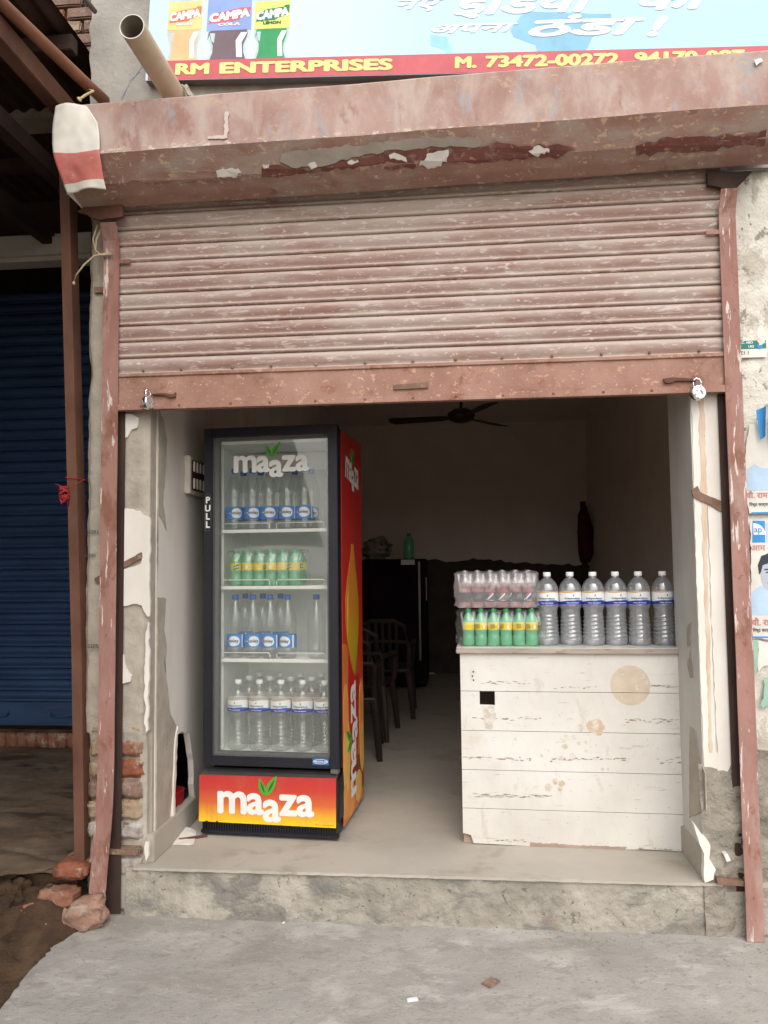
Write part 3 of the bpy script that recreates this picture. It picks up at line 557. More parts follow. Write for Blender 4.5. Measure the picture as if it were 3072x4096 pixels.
hpatch('cement_smear', [(1.294,3.368),(1.571,3.371),(1.707,3.361),(1.707,3.337),(1.441,3.342),(1.292,3.341)], 'grey_smear', 6, .005)
hpatch('chalk_mark', [(0.604,3.539),(0.621,3.538),(0.615,3.417),(0.527,3.417),(0.527,3.431),(0.598,3.431)], 'cement_mark', 7, .002, .0035, .008)
hpatch('chalk_mark', [(2.817,3.604),(2.844,3.612),(2.853,3.597),(2.834,3.588),(2.825,3.579)], 'paint_flake', 8, .004, .004)
# sack cloth on the hood's end
def sackf(u, v):
    rows = [(.0, 3.64, -.135, -.06), (.10, 3.60, -.165, -.02), (.3, 3.52, -.172, .03), (.5, 3.44, -.172, .043), (.62, 3.385, -.168, .046), (.8, 3.30, -.15, .05), (1, 3.235, -.135, .055)]
    for a, b in zip(rows, rows[1:]):
        if v <= b[0]:
            t = (v-a[0])/(b[0]-a[0]); z, xl, xr = (a[i]+(b[i]-a[i])*t for i in (1, 2, 3)); break
    y0 = -.315 if z > 3.385 else -.315+(3.385-z)*.28
    if u < .18: q = u/.18; x = xl+.005*q; y = y0+.20*(1-q)**1.3
    else: q = (u-.18)/.82; x = xl+(xr-xl)*q; y = y0-.014*math.sin(q*math.pi)-.012*math.sin(q*5+v*4)*(.4+v)
    if v < .08: y += (.08-v)*.8
    return (x, y+nz(x, y, z, 20)*.006, z+nz(x, 1, z, 9)*.006)
vf = grid(34, 44, sackf); CL = tag(add('sack_cloth', vf, ['sack', 'sack_red'], None, idx=[1 if 26 <= (i//33) < 38 else 0 for i in range(33*43)], smooth=True), 'white woven sack with a red stripe draped over the hood end', 'sack')
sm_ = CL.modifiers.new('thick', 'SOLIDIFY'); sm_.thickness = .002
tag(add('knotted_cord', tube([(-.06, -.30, 3.64), (-.085, -.27, 3.67), (-.10, -.22, 3.70), (-.09, -.19, 3.735), (-.07, -.16, 3.77), (-.10, -.14, 3.79)], .006, 8), 'rope', None, smooth=True), 'short knotted cord tying the sack to the rusty pole', 'cord')
tag(add('rope', join(tube([(-.06, -.075, 3.16), (-.085, -.08, 3.10), (-.09, -.08, 3.05), (-.06, -.085, 3.02), (.0, -.085, 3.02), (-.02, -.084, 3.03), (-.09, -.085, 3.02), (-.14, -.085, 2.98), (-.18, -.085, 2.93), (-.19, -.085, 2.90)], .0045, 7), tube([(-.085, -.08, 3.03), (-.1, -.085, 3.10), (-.08, -.08, 3.17)], .0035, 6), move(lathe([(.004, 0), (.008, .008), (.004, .016)], 8), (-.19, -.085, 2.885))), 'rope', None, smooth=True), 'loose jute rope looped round the bent guide rail top', 'rope')
poly('bracket', [(-.16, 3.22), (-.05, 3.175), (.06, 3.185), (.06, 3.24), (-.1, 3.26)], 'y', -.10, .02, 'rust_steel', HD, .004, .03, 2)
poly('bracket', [(2.69, 3.2), (2.80, 3.17), (2.88, 3.25), (2.69, 3.26)], 'y', -.06, .02, 'rail_inner', HD, .002, .03, 2)
# padlocks
def padlock(name, loc, rot, label):
    t = empty(name, loc, rot, label, 'padlock')
    add('body', move(lathe([(.020, -.013), (.030, -.0125), (.033, -.009), (.033, .009), (.030, .0125)], 32), mtx=Matrix.Rotation(R(90), 4, 'X')), 'chrome', t, False, True)
    add('face', move(lathe([(.029, 0), (.027, .0012)], 32), (0, -.0125, 0), Matrix.Rotation(R(90), 4, 'X')), 'lock_face', t, False)
    add('shackle', tube([(-.019, 0, .02), (-.019, 0, .045), (-.014, 0, .058), (0, 0, .064), (.014, 0, .058), (.019, 0, .045), (.019, 0, .02)], .0045, 10), 'chrome', t, False, True)
q = [(2.616,2.284)][0]; padlock('padlock', (q[0], -.085, q[1]), (0, R(-6), R(14)), 'round steel padlock facing out, hanging beside the white jamb')
q = [(0.174,2.317)][0]; padlock('padlock', (q[0], -.085, q[1]+.0), (R(-4), R(4), R(76)), 'round steel padlock turned edge-on, hanging above the peeling pillar')

# ------------------------------------------------------------------ signboard
SG = empty('signboard', (.138, -.06, 3.87), (0, .05, 0), 'pale blue drinks signboard with a red name band above the hood', 'signboard')
sf = lambda a, b, d: (a, -d, b)
def G(n, vf, m, p=None, **k): return add(n, vf, m, p or SG, False, **k)
G('backing', box(0, 3.1, .003, .05, 0, 1.05, .002), 'steel_dull')
G('panel', prism([(0, 0), (3.1, 0), (3.1, 1.05), (0, 1.05)], sf, -.004, 0), 'sign_print')
BAND = G('name_band', prism([(.012, .002), (3.09, .002), (3.09, .094), (.012, .094)], sf, 0, .0015), 'sign_red')
TP = [(0.160,0.025),(0.311,0.019),(0.158,0.075)]
b0, b1 = [(0.362,0.020),(0.359,0.077)]
hgt = b1[1]-b0[1]
def line(s, x0, x1, z, h, m, p, sx=None, weight=.075, shear=0, d=.003, nm='lettering'):
    t = text(s, h/.70, h*weight, shear, 1, 'LEFT'); xs = [v[0] for v in t[0]]; a, b_ = min(xs), max(xs); k = (x1-x0)/(b_-a)
    return G(nm, place(([((v[0]-a)*k, v[1], v[2]) for v in t[0]], t[1]), sf, x0, z, 0, d), m, p)
e0, e1 = [(0.360,0.023),(1.140,0.016)]
e2 = [(1.180,0.021)][0]; m0, m1, m2, m3 = [(1.464,0.014),(1.564,0.014),(1.602,0.016),(2.200,0.024)]
n0, n1 = [(2.262,0.027),(2.739,0.042)]
line('RM', TP[0][0]-.015, TP[1][0], .026, .05, 'sign_yellow', BAND)
line('ENTERPRISES', e0[0], e2[0], .026, .05, 'sign_yellow', BAND)
line('M.', m0[0], m1[0], .026, .05, 'sign_yellow', BAND)
line('73472-00272,', m2[0], m3[0]+.02, .026, .05, 'sign_yellow', BAND)
line('94170-087', n0[0], n1[0], .026, .05, 'sign_yellow', BAND)
# printed cloud shapes and Hindi slogan
G('print_shape', prism([(1.710,0.199),(1.755,0.264),(1.785,0.285),(2.074,0.265),(2.156,0.262),(2.163,0.197),(2.077,0.156),(2.058,0.108),(2.038,0.084),(1.832,0.096),(1.826,0.125),(1.768,0.148),(1.726,0.166)], sf, 0, .0006), 'sign_cloud')
G('print_shape', prism([(1.347,0.188),(1.422,0.175),(1.456,0.091),(1.430,0.086),(1.413,0.114),(1.349,0.138)], sf, 0, .0005), 'sign_cloud_pale')
def hindi(s, x0, x1, z, h, wgt):
    wgt *= .6
    t = text(s, h, wgt, .32, 1, 'LEFT'); xs = [v[0] for v in t[0]]; k = (x1-x0)/(max(xs)-min(xs)); a = min(xs)
    G('lettering', place(([((v[0]-a)*k, v[1], v[2]) for v in t[0]], t[1]), sf, x0, z, 0, .002), 'sign_white')
p_ = [(1.347,0.193),(1.746,0.187),(1.791,0.159),(2.310,0.150),(2.315,0.155),(2.405,0.158),(1.450,0.271),(1.941,0.280),(2.277,0.282),(2.618,0.278),(1.187,0.315),(1.407,0.306)]
hindi('अपना', p_[0][0], p_[1][0], p_[0][1], .06, .0025)
hindi('ठंडा', p_[2][0], p_[3][0], p_[2][1]+.008, .112, .007)
hindi('!', p_[4][0], p_[5][0], p_[4][1], .125, .008)
hindi('इंिडया', p_[6][0], p_[7][0]+.17, p_[7][1]+.0, .15, .009)
hindi('का', p_[8][0], p_[9][0], p_[9][1], .15, .009)
hindi('नए', p_[10][0], p_[11][0], p_[10][1], .07, .003)
# three printed bottles
def pbottle(xl, xr, zb, ztop, lab0, liquid, labc, brushc, sub, subm):
    w_ = xr-xl; cx = (xl+xr)/2
    def out(k): 
        prof = [(0, .47), (.25, .40), (.5, .40), (.72, .47), (.9, .5), (1, .48), (1.0, .48), (2.2, .48)]
        h = lab0-zb; L = []
        for t, r in prof: L.append((r*k, zb+h*t))
        return [(cx-r*w_, z) for r, z in L]+[(cx+r*w_, z) for r, z in L[::-1]]
    B_ = G('printed_bottle', prism(out(1), sf, 0, .0007), 'print_grey'); G('liquid', prism([(a, min(b, lab0+.01)) for a, b in out(.86)], sf, 0, .0011), liquid, B_)
    G('liquid', prism([(cx-.5*w_+.006, lab0-.045), (cx-.5*w_+.022, lab0-.004), (cx-.5*w_+.012, lab0-.004)], sf, 0, .0013), liquid, B_)
    L_ = G('label_print', prism([(cx-.5*w_, lab0), (cx+.5*w_, lab0+.003), (cx+.49*w_, ztop+.003), (cx-.49*w_, ztop)], sf, 0, .0016), labc, B_)
    G('brush_stroke', prism(jagged([(cx-.46*w_, lab0+.035), (cx+.1*w_, lab0+.045), (cx+.45*w_, lab0+.075), (cx+.47*w_, lab0+.115), (cx, lab0+.10), (cx-.42*w_, lab0+.08)], .004, .01, 3), sf, 0, .002), brushc, B_)
    for s, h, x, z, wt, mm in (('CAMPA', .052, cx, lab0+.055, .004, 'sign_white'), (sub, .018, cx, lab0+.024, .001, subm)):
        t = text(s, h, wt, .15 if s == 'CAMPA' else 0); xs = [v[0] for v in t[0]]; k = (.9 if s == 'CAMPA' else .5)*w_/(max(xs)-min(xs))
        G('lettering', place(([(v[0]*k, v[1], v[2]) for v in t[0]], t[1]), sf, x, z, .13 if s == 'CAMPA' else .02, .0026), mm, B_)
    G('highlight', prism([(cx+.20*w_, zb+.01), (cx+.33*w_, zb+.01), (cx+.30*w_, lab0-.06), (cx+.42*w_, lab0-.01), (cx+.28*w_, lab0-.01), (cx+.17*w_, lab0-.05)], sf, 0, .0015), 'sign_white', B_)
    G('highlight', prism([(cx-.42*w_, lab0-.012), (cx-.30*w_, lab0-.012), (cx-.32*w_, lab0-.06), (cx-.38*w_, lab0-.05)], sf, 0, .0015), 'print_grey', B_)
q = [(0.094,0.101),(0.262,0.099),(0.086,0.243),(0.083,0.383),(0.287,0.099),(0.502,0.096),(0.277,0.235),(0.516,0.098),(0.687,0.095),(0.512,0.237),(0.510,0.372)]
pbottle(q[0][0], q[1][0], .094, q[3][1], q[2][1], 'print_orange', 'print_yellow', 'brush_orange', 'ORANGE', 'sign_white')
pbottle(q[4][0], q[5][0], .094, q[3][1]+.05, q[6][1], 'print_cola', 'print_blue', 'brush_red', 'COLA', 'sign_white')
pbottle(q[7][0], q[8][0], .094, q[10][1], q[9][1], 'print_green', 'print_lime', 'brush_green', 'LEMON', 'ink_green')
# drain pipe
DP = empty('drain_pipe', (.272, -.01, 3.80), label='beige plastic drain pipe sticking straight out of the facade', cat='pipe')
def ring(y0, y1, r, m, nm, inv=False):
    n = 40; V = [(.272+r*math.cos(2*math.pi*k/n), y, 3.80+r*math.sin(2*math.pi*k/n)-(.0)) for y in (y0, y1) for k in range(n)]
    add(nm, (V, [(k, (k+1) % n, n+(k+1) % n, n+k) for k in range(n)]), m, DP, smooth=True)
ring(-.52, .02, .0535, 'pvc', 'outer_wall'); ring(-.52, .02, .0495, 'pvc_inside', 'inner_wall')
n = 40; V = [(.272+r*math.cos(2*math.pi*k/n), -.5205, 3.80+r*math.sin(2*math.pi*k/n)) for r in (.0535, .0495) for k in range(n)]
add('rim', (V, [(k, (k+1) % n, n+(k+1) % n, n+k) for k in range(n)]), 'paint_flake', DP)
tag(add('cement_shard', move(rough_box(.03, .03, .10, 3, .006), (.345, -.06, 3.80), Matrix.Rotation(R(-35), 4, 'Y')), 'cement'), 'jagged grey cement shard beside the drain pipe', 'shard')
tag(add('blue_thread', join(tube([(.135, -.08, 3.93), (.10, -.10, 3.86), (.07, -.12, 3.79), (.055, -.14, 3.73)], .0015, 5), tube([(.12, -.08, 3.90), (.085, -.11, 3.84), (.06, -.13, 3.74)], .0012, 5)), 'blue_thread'), 'thin blue thread hanging on cement beside the signboard', 'thread')

# ------------------------------------------------------------------ neighbouring shop on the left
NB = empty('neighbour_building', (-2, 2.2, 0), label='dark recessed shop front on the left under a rusty sheet awning', cat='shop building')
def W2(n, vf, m, **k): return add(n, vf, m, NB, True, **k)
def nfl(u, v):
    x = -3.4+3.24*u; y = -.10+2.32*v
    z = .2+nz(x, y, 0, 4)*.01+nz(x, y, 2, 17)*.006
    if v < .02: y += nz(x, 0, 0, 5)*.08; z -= .0
    d = abs((y-.1)+ .35*(x+.45)+.12*nz(x, y, 5, 4)); z -= .02*max(0, 1-d/.02) if y < .6 else 0
    return (x, y, z)
struct('neighbour_floor', grid(150, 130, nfl), 'mud_floor', smooth=True)
struct('floor_bed', box(-3.4, -.17, -.02, 2.3, -.1, .17), 'soil')
BW = W2('back_wall', join(box(-3.4, -.16, 2.26, 2.4, .0, 4.6), box(-3.5, -3.4, -.1, 2.4, 0, 4.6), box(-.3, -.17, .3, 2.3, .0, 4.2)), 'dark_void')
bk = mesh(rough_box(.075, .06, .11, 2, .003, 2, .006), 'brick', True)
for i in range(38):
    o = link('brick', bk, BW); o.location = (-3.3+i*.082, 2.215, .255)
W2('sill', box(-3.4, -.17, 2.19, 2.27, .31, .335, .004), 'soil')
BS = empty('rolling_shutter', (-1.6, 2.2, .37), label='closed blue rolling shutter deep in the shaded recess', cat='shutter')
PB = .0835
bm_ = mesh(slat(-3.3, -.2, 0, PB, 0), 'blue_paint', True)
for k in range(38):
    o = link('slat', bm_, BS, True); o.location = (0, 2.2, .54+k*PB)
BBb = add('bottom_bar', join(box(-3.3, -.2, 2.185, 2.20, .372, .54), box(-3.3, -.2, 2.17, 2.186, .372, .385)), 'blue_paint', BS)
for x in (-2.4, -1.93, -1.41, -.93):
    add('handle', join(tube([(x-.09, 2.185, .458), (x-.085, 2.165, .45), (x-.04, 2.15, .445), (x+.04, 2.15, .445), (x+.085, 2.165, .45), (x+.09, 2.185, .458)], .010, 8), box(x-.09, x+.09, 2.178, 2.1848, .44, .476)), 'blue_paint', BBb, smooth=False)
tag(add('concrete_beam', move(box(-3.4, -.17, 1.30, 1.48, 3.60, 3.78, .03)), 'pale_concrete'), 'pale concrete beam spanning the dark recess', 'beam')
# awning of rusty sheet with its frame
AW = empty('awning', (-1.8, .2, 4.12), label='dark rusty corrugated awning jutting over the recess', cat='awning')
def aw(u, v):
    x = -3.6+3.38*u; y = 2.4-5.9*v; return (x, y, 4.15+.012*math.sin(x*70))
add('sheet', grid(300, 4, aw), 'awning_sheet', AW)
for x in (-.255, -.62, -1.1): add('beam', box(x-.035, x+.035, -3.5, 2.3, 3.70, 3.80, .004), 'rust_steel' if x > -.3 else 'awning_sheet', AW)  # inner beams and cross members coloured darker to carry the awning's shade
def shade_slope(u, v): x = -4.2+3.9*u; y = -1.2-2.2*v; return (x, y, 4.10-2.4*v+.05*math.sin(u*9)*v)  # unseen awning slope, added to keep sky light off the blue shutter
add('added_shade_slope', grid(30, 12, shade_slope), 'awning_sheet', AW)
for y in (-1.2, -.05, 1.0): add('cross_member', box(-3.5, -.22, y-.03, y+.03, 4.04, 4.12, .004), 'awning_sheet', AW)
add('hanging_apron', prism([(-3.5, 3.83), (-.30, 3.83), (-.30, 4.14), (-3.5, 4.14)], mp('y', 1.6), 0, .01), 'awning_sheet', AW)
tag(add('steel_pole', tube([(-.09, .0, 3.822), (-.125, -.2, 3.822), (-.18, -.55, 3.822), (-.34, -1.6, 3.822)], .027, 18), 'rust_pipe', None, smooth=True), 'round rusty pole running out from behind the maroon hood', 'pole')
def post(u, v): pass
PO = empty('steel_post', (-.155, -.02, .22), label='leaning brown square steel post beside the cement pillar', cat='post')
x0 = -.152; 
def pp(z): return x0-.03*(z-.28)-.012*max(0, z-1.2)
Vp = []; 
for z in (.19, 1.2, 2.3, 3.5):
    cx = pp(z); Vp += [(cx-.026, -.03, z), (cx+.022, -.03, z), (cx+.022, .045, z), (cx-.026, .045, z)]
add('shaft', (Vp, [(j*4+i, j*4+(i+1) % 4, (j+1)*4+(i+1) % 4, (j+1)*4+i) for j in range(3) for i in range(4)]+[(12, 13, 14, 15)]), 'rust_steel', PO)
add('twine_ring', tube([(pp(1.98)-.03, -.034, 1.985), (pp(1.98)+.026, -.034, 1.98), (pp(1.98)+.026, .05, 1.98), (pp(1.98)-.03, .05, 1.98), (pp(1.98)-.03, -.034, 1.985)], .0025, 6), 'red_twine', PO)
rr = random.Random(5); tw = []
for k in range(26):
    a = rr.uniform(0, 6.28); zz = rr.uniform(-.035, .035); w2 = .022*math.sqrt(max(.05, 1-(zz/.045)**2))
    tw.append(tube([(-.243+w2*math.cos(a+t), -.045+w2*math.sin(a+t), 1.905+zz+.02*t/2*rr.uniform(-1, 1)) for t in (0, .6, 1.2, 1.8, 2.4)], .0035, 5))
tw.append(tube([(-.25, -.05, 1.94), (-.27, -.055, 1.95), (-.285, -.05, 1.955)], .002, 5)); tw.append(tube([(-.23, -.06, 1.93), (-.19, -.045, 1.95), (-.15, -.035, 1.975)], .0015, 5))
tag(add('twine_bundle', join(*tw), 'red_twine', None, smooth=True), 'tangled red twine bundle tied to the leaning brown post', 'twine')
# brick wall seen above the awning, cables in front of it
UB = empty('upper_brick_wall', (-1.4, .5, 4.16), label='weathered brick wall rising above the awning', cat='wall')
add('mortar', box(-2.4, -.165, .55, .7, 4.1, 5.6), 'cement', UB)
ub = [mesh(rough_box(.20, .06, .066, s, .004, 2, .008), m_) for s, m_ in ((1, 'brick'), (2, 'pale_brick'), (3, 'grey_brick'))]
for j in range(15):
    for i in range(6):
        o = link('brick', ub[(i*2+j*5+(i*j) % 3) % 3], UB, True); o.location = (-1.32+i*.215+(j % 2)*.1, .528, 4.2+j*.078)
Z1 = [(-.52, -.3, 4.40), (-.45, -.33, 4.33), (-.39, -.3, 4.245), (-.33, -.28, 4.255), (-.28, -.26, 4.265), (-.20, -.25, 4.275), (-.17, -.22, 4.25), (-.13, -.16, 4.24), (-.12, -.05, 4.24)]
tag(add('cable', tube(Z1, .012, 8), 'cable', None, smooth=True), 'sagging grey cable bent across the awning edge', 'cable')
tag(add('cable', tube([(-.60, -.4, 4.30), (-.45, -.35, 4.30), (-.32, -.32, 4.305), (-.22, -.3, 4.31), (-.14, -.25, 4.31), (-.08, -.15, 4.33)], .011, 8), 'cable', None, smooth=True), 'thick grey cable along the top of the brick wall', 'cable')
# loose bricks and rubble at the foot of the pillar
def loose(nm, size, loc, rot, m, seed, label, amp=.008, cat='brick'):
    o = add(nm, rough_box(*size, seed, amp, 5, .014), m, None, smooth=True); o.location = loc; o.rotation_euler = rot; return tag(o, label, cat)
loose('brick', (.145, .20, .068), (-.175, .005, .206), (0, 0, .05), 'red_brick', 1, 'dusty orange brick lying at the foot of the leaning post', .005)
loose('brick', (.165, .11, .075), (-.215, -.09, .105), (.05, R(-3), -.06), 'brick', 2, 'mud-smeared red brick wedged below the orange brick', .006)
loose('stone_block', (.165, .12, .115), (-.063, -.135, .058), (.1, R(-12), .25), 'stone_pink', 6, 'rounded pinkish brick stone on the pavement corner by the bent rail', .016, 'stone')
rr = random.Random(11)
RUB = [(-.34, -.10, .10, .09, 'soil', 'dark earthy clod in the broken floor edge'), (-.42, -.12, .12, .12, 'soil', 'big brown lump of earth and mortar under the floor edge'), (-.31, -.14, .07, .07, 'brick', 'small red brick bat stuck in the dark earth'), (-.20, -.22, .03, .045, 'limed_brick', 'small pale mortar lump near the rounded stone'), (-.27, -.20, .02, .04, 'red_brick', 'tiny red brick chip in the soil'), (-.25, -.30, .0, .035, 'pale_brick', 'pale chip of brick on the bare soil slope')]
for k, (x, y, z, s, m_, lb) in enumerate(RUB):
    loose('rubble', (s*1.3, s, s*.8), (x, y, z), (rr.uniform(-.4, .4), rr.uniform(-.4, .4), rr.uniform(0, 3)), m_, 20+k, lb, s*.16, 'rubble')

# ------------------------------------------------------------------ drinks cooler
FO = (.268, .425, FL); FR_ = R(-3.8)
CO_ = empty('display_cooler', FO, (0, 0, FR_), 'tall black glass-door drinks cooler with red mango-drink panels', 'cooler')
def K(n, vf, m, p=None, **k): return add(n, vf, m, p or CO_, False, **k)
CAB = K('cabinet', join(box(.004, .03, .066, .64, .33, 2.055), box(.68, .706, .066, .64, .33, 2.055), box(.03, .68, .066, .64, 2.02, 2.055), box(.03, .68, .60, .64, .33, 2.02), box(.03, .68, .066, .60, .33, .385)), 'cooler_black')
K('liner', join(box(.03, .036, .067, .60, .385, 2.02), box(.674, .68, .067, .60, .385, 2.02), box(.036, .674, .594, .60, .385, 2.02), box(.036, .674, .067, .594, .385, .391), box(.036, .674, .067, .594, 1.99, 2.02)), 'cooler_inner', CAB)
K('evaporator_cover', join(box(.12, .66, .40, .594, 1.90, 1.985, .006), box(.10, .672, .40, .41, 1.886, 1.90)), 'shelf_white', CAB)
DR = K('door_frame', join(box(0, .047, 0, .06, .342, 2.068, .003), box(.662, .71, 0, .06, .342, 2.068, .003), box(.047, .662, .0005, .06, .342, .389, .003), box(.047, .662, .0005, .06, 2.022, 2.068, .003)), 'cooler_black')
K('glass', join(box(.045, .664, .022, .027, .387, 2.024)), 'pane', DR)
K('gasket', join(box(.047, .070, .030, .062, .389, 2.022), box(.648, .662, .030, .062, .389, 2.022), box(.070, .648, .030, .062, .389, .405), box(.070, .648, .030, .062, 2.006, 2.022)), 'gasket', DR)
K('trim', join(box(.047, .0495, .012, .022, .389, 2.022), box(.0495, .662, .012, .022, .389, .3915)), 'steel_dull', DR)
for i, ch in enumerate('PULL'):
    K('lettering', place(text(ch, .046, .0018), lambda a, b, d: (a, -d, b), .022, 1.678-i*.0425), 'logo_white', DR)
K('pull_outline', tube([(.006, -.001, 1.695), (.012, -.001, 1.722), (.022, -.001, 1.727), (.034, -.001, 1.72), (.040, -.001, 1.70), (.040, -.001, 1.56), (.034, -.001, 1.535), (.012, -.001, 1.533), (.006, -.001, 1.555), (.006, -.001, 1.695)], .0012, 5), 'gasket', DR)
BG = K('badge', prism([(.574, .361), (.657, .361), (.657, .394), (.574, .394)], lambda a, b, d: (a, -d, b), 0, .0015), 'badge_blue', DR)
el = [(.6155+.037*math.cos(t*.1257*2), .3775+.011*math.sin(t*.1257*2)) for t in range(26)]
K('badge_oval', tube([(a, -.0018, b) for a, b in el], .001, 4), 'label_white', DR)
K('lettering', place(text('FRIGOGLASS', .0125, .0003), lambda a, b, d: (a, -d, b), .6155, .3735, d=.002), 'label_white', DR)
def logo(nm, p, width, x, z, fn, rot=0, leaves=True, d=.0025, squash=1):
    v, f_, wd = maaza(1.0); s = width/wd
    K(nm, place(([(a*s, b*s*squash, l) for a, b, l in v], f_), fn, x, z, rot, d, .00008), 'logo_white', p)
    if leaves:
        L = s*2.7; ca, sa = math.cos(rot), math.sin(rot)
        def tr(pts): return [(x+a*ca-b*sa*squash, z+a*sa+b*ca*squash) for a, b in pts]
        for (pt, mm, dd) in ((leaf(0, .16*L, -.06*L, .315*L, .035*L), 'leaf_green', .001), (leaf(.01*L, .16*L, .11*L, .345*L, .04*L), 'leaf_green', .001), (leaf(-.005*L, .185*L, -.045*L, .29*L, .010*L), 'leaf_dark', .0016), (leaf(.025*L, .19*L, .09*L, .31*L, .012*L), 'leaf_dark', .0016)):
            K('logo_leaf', prism(tr(pt), fn, 0, d+dd), mm, p)
ff = lambda y: (lambda a, b, d: (a, y-d, b))
logo('logo', DR, .405, .357, 1.838, ff(.0215), d=.0008)
LP = K('lower_panel', prism([(-.008, .072), (.698, .068), (.700, .306), (-.006, .300)], ff(-.030), -.006, 0), 'panel_print')
logo('logo', LP, .50, .340, .122, ff(-.030), d=.001)
K('lettering', place(text('MANGO TO MANGO FRUIT DRINK', .006), ff(-.03), .64, .078, d=.001), 'ink', LP)
for nm_, xx, zz, wd in (('panel_chip', .083, .072, .012), ('panel_chip', .025, .071, .02)): K(nm_, prism([(xx, zz-.002), (xx+wd, zz-.002), (xx+wd*.7, zz+.006), (xx, zz+.004)], ff(-.03), 0, .0012), 'cooler_black', LP)
BS_ = K('base_unit', join(box(.0, .71, -.022, .64, .09, .300, .002), box(.012, .698, -.015, .62, .012, .09, .004)), 'cooler_black')
K('vent_top', prism([(-.004, 0), (.702, 0), (.702, .1), (-.004, .1)], lambda a, b, d: (a, -.024+b*.8, .301+b*.16+d), 0, .002), 'steel_dull', BS_)
K('kick_plate', box(.0, .71, -.026, .0, .012, .032, .004), 'cooler_black', BS_)
gb = mesh(box(-.0022, .0022, -.026, -.014, .03, .069), 'cooler_black')
for i in range(52): o = link('grille_bar', gb, BS_); o.location = (.012+i*.01345, 0, 0)
K('grille_back', box(.01, .70, -.014, -.010, .03, .07), 'hole_dark', BS_)
vb = mesh(move(box(-.003, .003, 0, .006, 0, .0015), mtx=Matrix.Rotation(.4, 4, 'Z')), 'hole_dark')
for i in range(60):
    o = link('vent_slot', vb, BS_); o.location = (.02+i*.0113, .012, .3112)
sb = mesh(move(box(0, .0015, -.004, .006, -.003, .003), mtx=Matrix.Rotation(.6, 4, 'X')), 'hole_dark')
for i in range(22):
    o = link('vent_slot', sb, BS_); o.location = (.7102, -.008, .085+i*.0098)
K('foot', join(box(.03, .09, .03, .09, 0, .014), box(.62, .68, .03, .09, 0, .014), box(.03, .09, .54, .6, 0, .014), box(.62, .68, .54, .6, 0, .014)), 'hole_dark', BS_)
K('hinge', join(box(.665, .705, .002, .05, .318, .341, .003)), 'steel_dull')
fs = lambda a, b, d: (.707+d, a, b)
SP = K('side_panel', prism([(.10, .03), (.638, .03), (.638, 2.05), (.10, 2.05)], fs, 0, .003), 'side_print')
fs2 = lambda a, b, d: (.710+d, a, b)
bt = [(.338, 1.462), (.397, 1.464), (.40, 1.44), (.42, 1.38), (.475, 1.27), (.52, 1.149), (.525, 1.05), (.51, .975), (.47, .86), (.42, .77), (.40, .752), (.36, .77), (.29, .84), (.22, .95), (.18, 1.05), (.175, 1.167), (.23, 1.28), (.30, 1.38), (.335, 1.44)]
K('printed_swirl', prism([(.10, .95), (.20, .93), (.30, .80), (.36, .74), (.30, .60), (.24, .3), (.10, .3)], fs2, 0, .0004), 'mango_dark', SP)
K('printed_ribbon', prism([(.24, .93), (.33, .80), (.38, .74), (.52, .74), (.50, .45), (.44, .28), (.30, .22), (.26, .45), (.22, .70)], fs2, 0, .0007), 'print_red', SP)
K('printed_bottle', prism(bt, fs2, 0, .001), 'mango_bottle', SP)
K('printed_highlight', prism([(.215, 1.16), (.25, 1.24), (.235, 1.0), (.22, .98)], fs2, 0, .0015), 'mango_light', SP)
for k, (cy_, cz_, ry, rz_, mm) in enumerate(((.18, .36, .085, .20, 'mango_light'), (.16, .60, .06, .14, 'mango'), (.58, .50, .07, .2, 'mango'), (.59, .32, .06, .14, 'mango_light'), (.27, .12, .10, .10, 'mango'), (.48, .13, .09, .085, 'mango_light'), (.14, .14, .05, .09, 'mango'))):
    K('printed_mango', prism([(max(.102, min(.636, a)), max(.032, b)) for a, b in blob(cy_, cz_, ry, rz_, k, 18, .04)], fs2, 0, .0011+.0001*k), mm, SP)
logo('logo', SP, .36, .36, 1.80, fs2, -.12, squash=1.5)
logo('logo', SP, .60, .40, .42, fs2, R(90), squash=1.05)
for i in range(3):
    z = (1.537, 1.241, .864)[i]
    S_ = K('shelf', join(box(.052, .66, .085, .105, z-.014, z+.004, .002), *[box(.05, .66, .11+j*.022, .1135+j*.022, z-.003, z) for j in range(19)], box(.055, .06, .1, .53, z-.008, z-.003), box(.65, .655, .1, .53, z-.008, z-.003)), 'shelf_white')
    for xa in (.072, .365):
        xb = xa+.255
        K('wire_guard', tube([(xa, .088, z), (xa, .083, z+.03), (xa+.006, .083, z+.036), (xb-.006, .083, z+.036), (xb, .083, z+.03), (xb, .088, z)], .0028, 7), 'shelf_white', S_, smooth=True)
for x in (.06, .645): K('shelf_rail', box(x-.006, x+.006, .11, .122, .40, 1.98), 'shelf_white')

# ------------------------------------------------------------------ bottles
def cyl(Rr, ang0=0): return lambda a, b, d: ((Rr+d)*math.sin(a/Rr+ang0), -(Rr+d)*math.cos(a/Rr+ang0), b)
def band(Rr, z0, z1, a0=0, a1=2*math.pi, n=32, f0=None, f1=None):
    V = []
    for i in range(n+1):
        a = a0+(a1-a0)*i/n; s, c_ = math.sin(a), -math.cos(a); V += [(Rr*s, Rr*c_, z0+(f0(a) if f0 else 0)), (Rr*s, Rr*c_, z1+(f1(a) if f1 else 0))]
    return V, [(2*i, 2*i+2, 2*i+3, 2*i+1) for i in range(n)]
def strip(fn, lo, hi, a0, a1, n=20, d=.0006):
    V = []
    for i in range(n+1):
        a = a0+(a1-a0)*i/n; V += [fn(a, lo(a), d), fn(a, hi(a), d)]
    return V, [(2*i, 2*i+2, 2*i+3, 2*i+1) for i in range(n)]
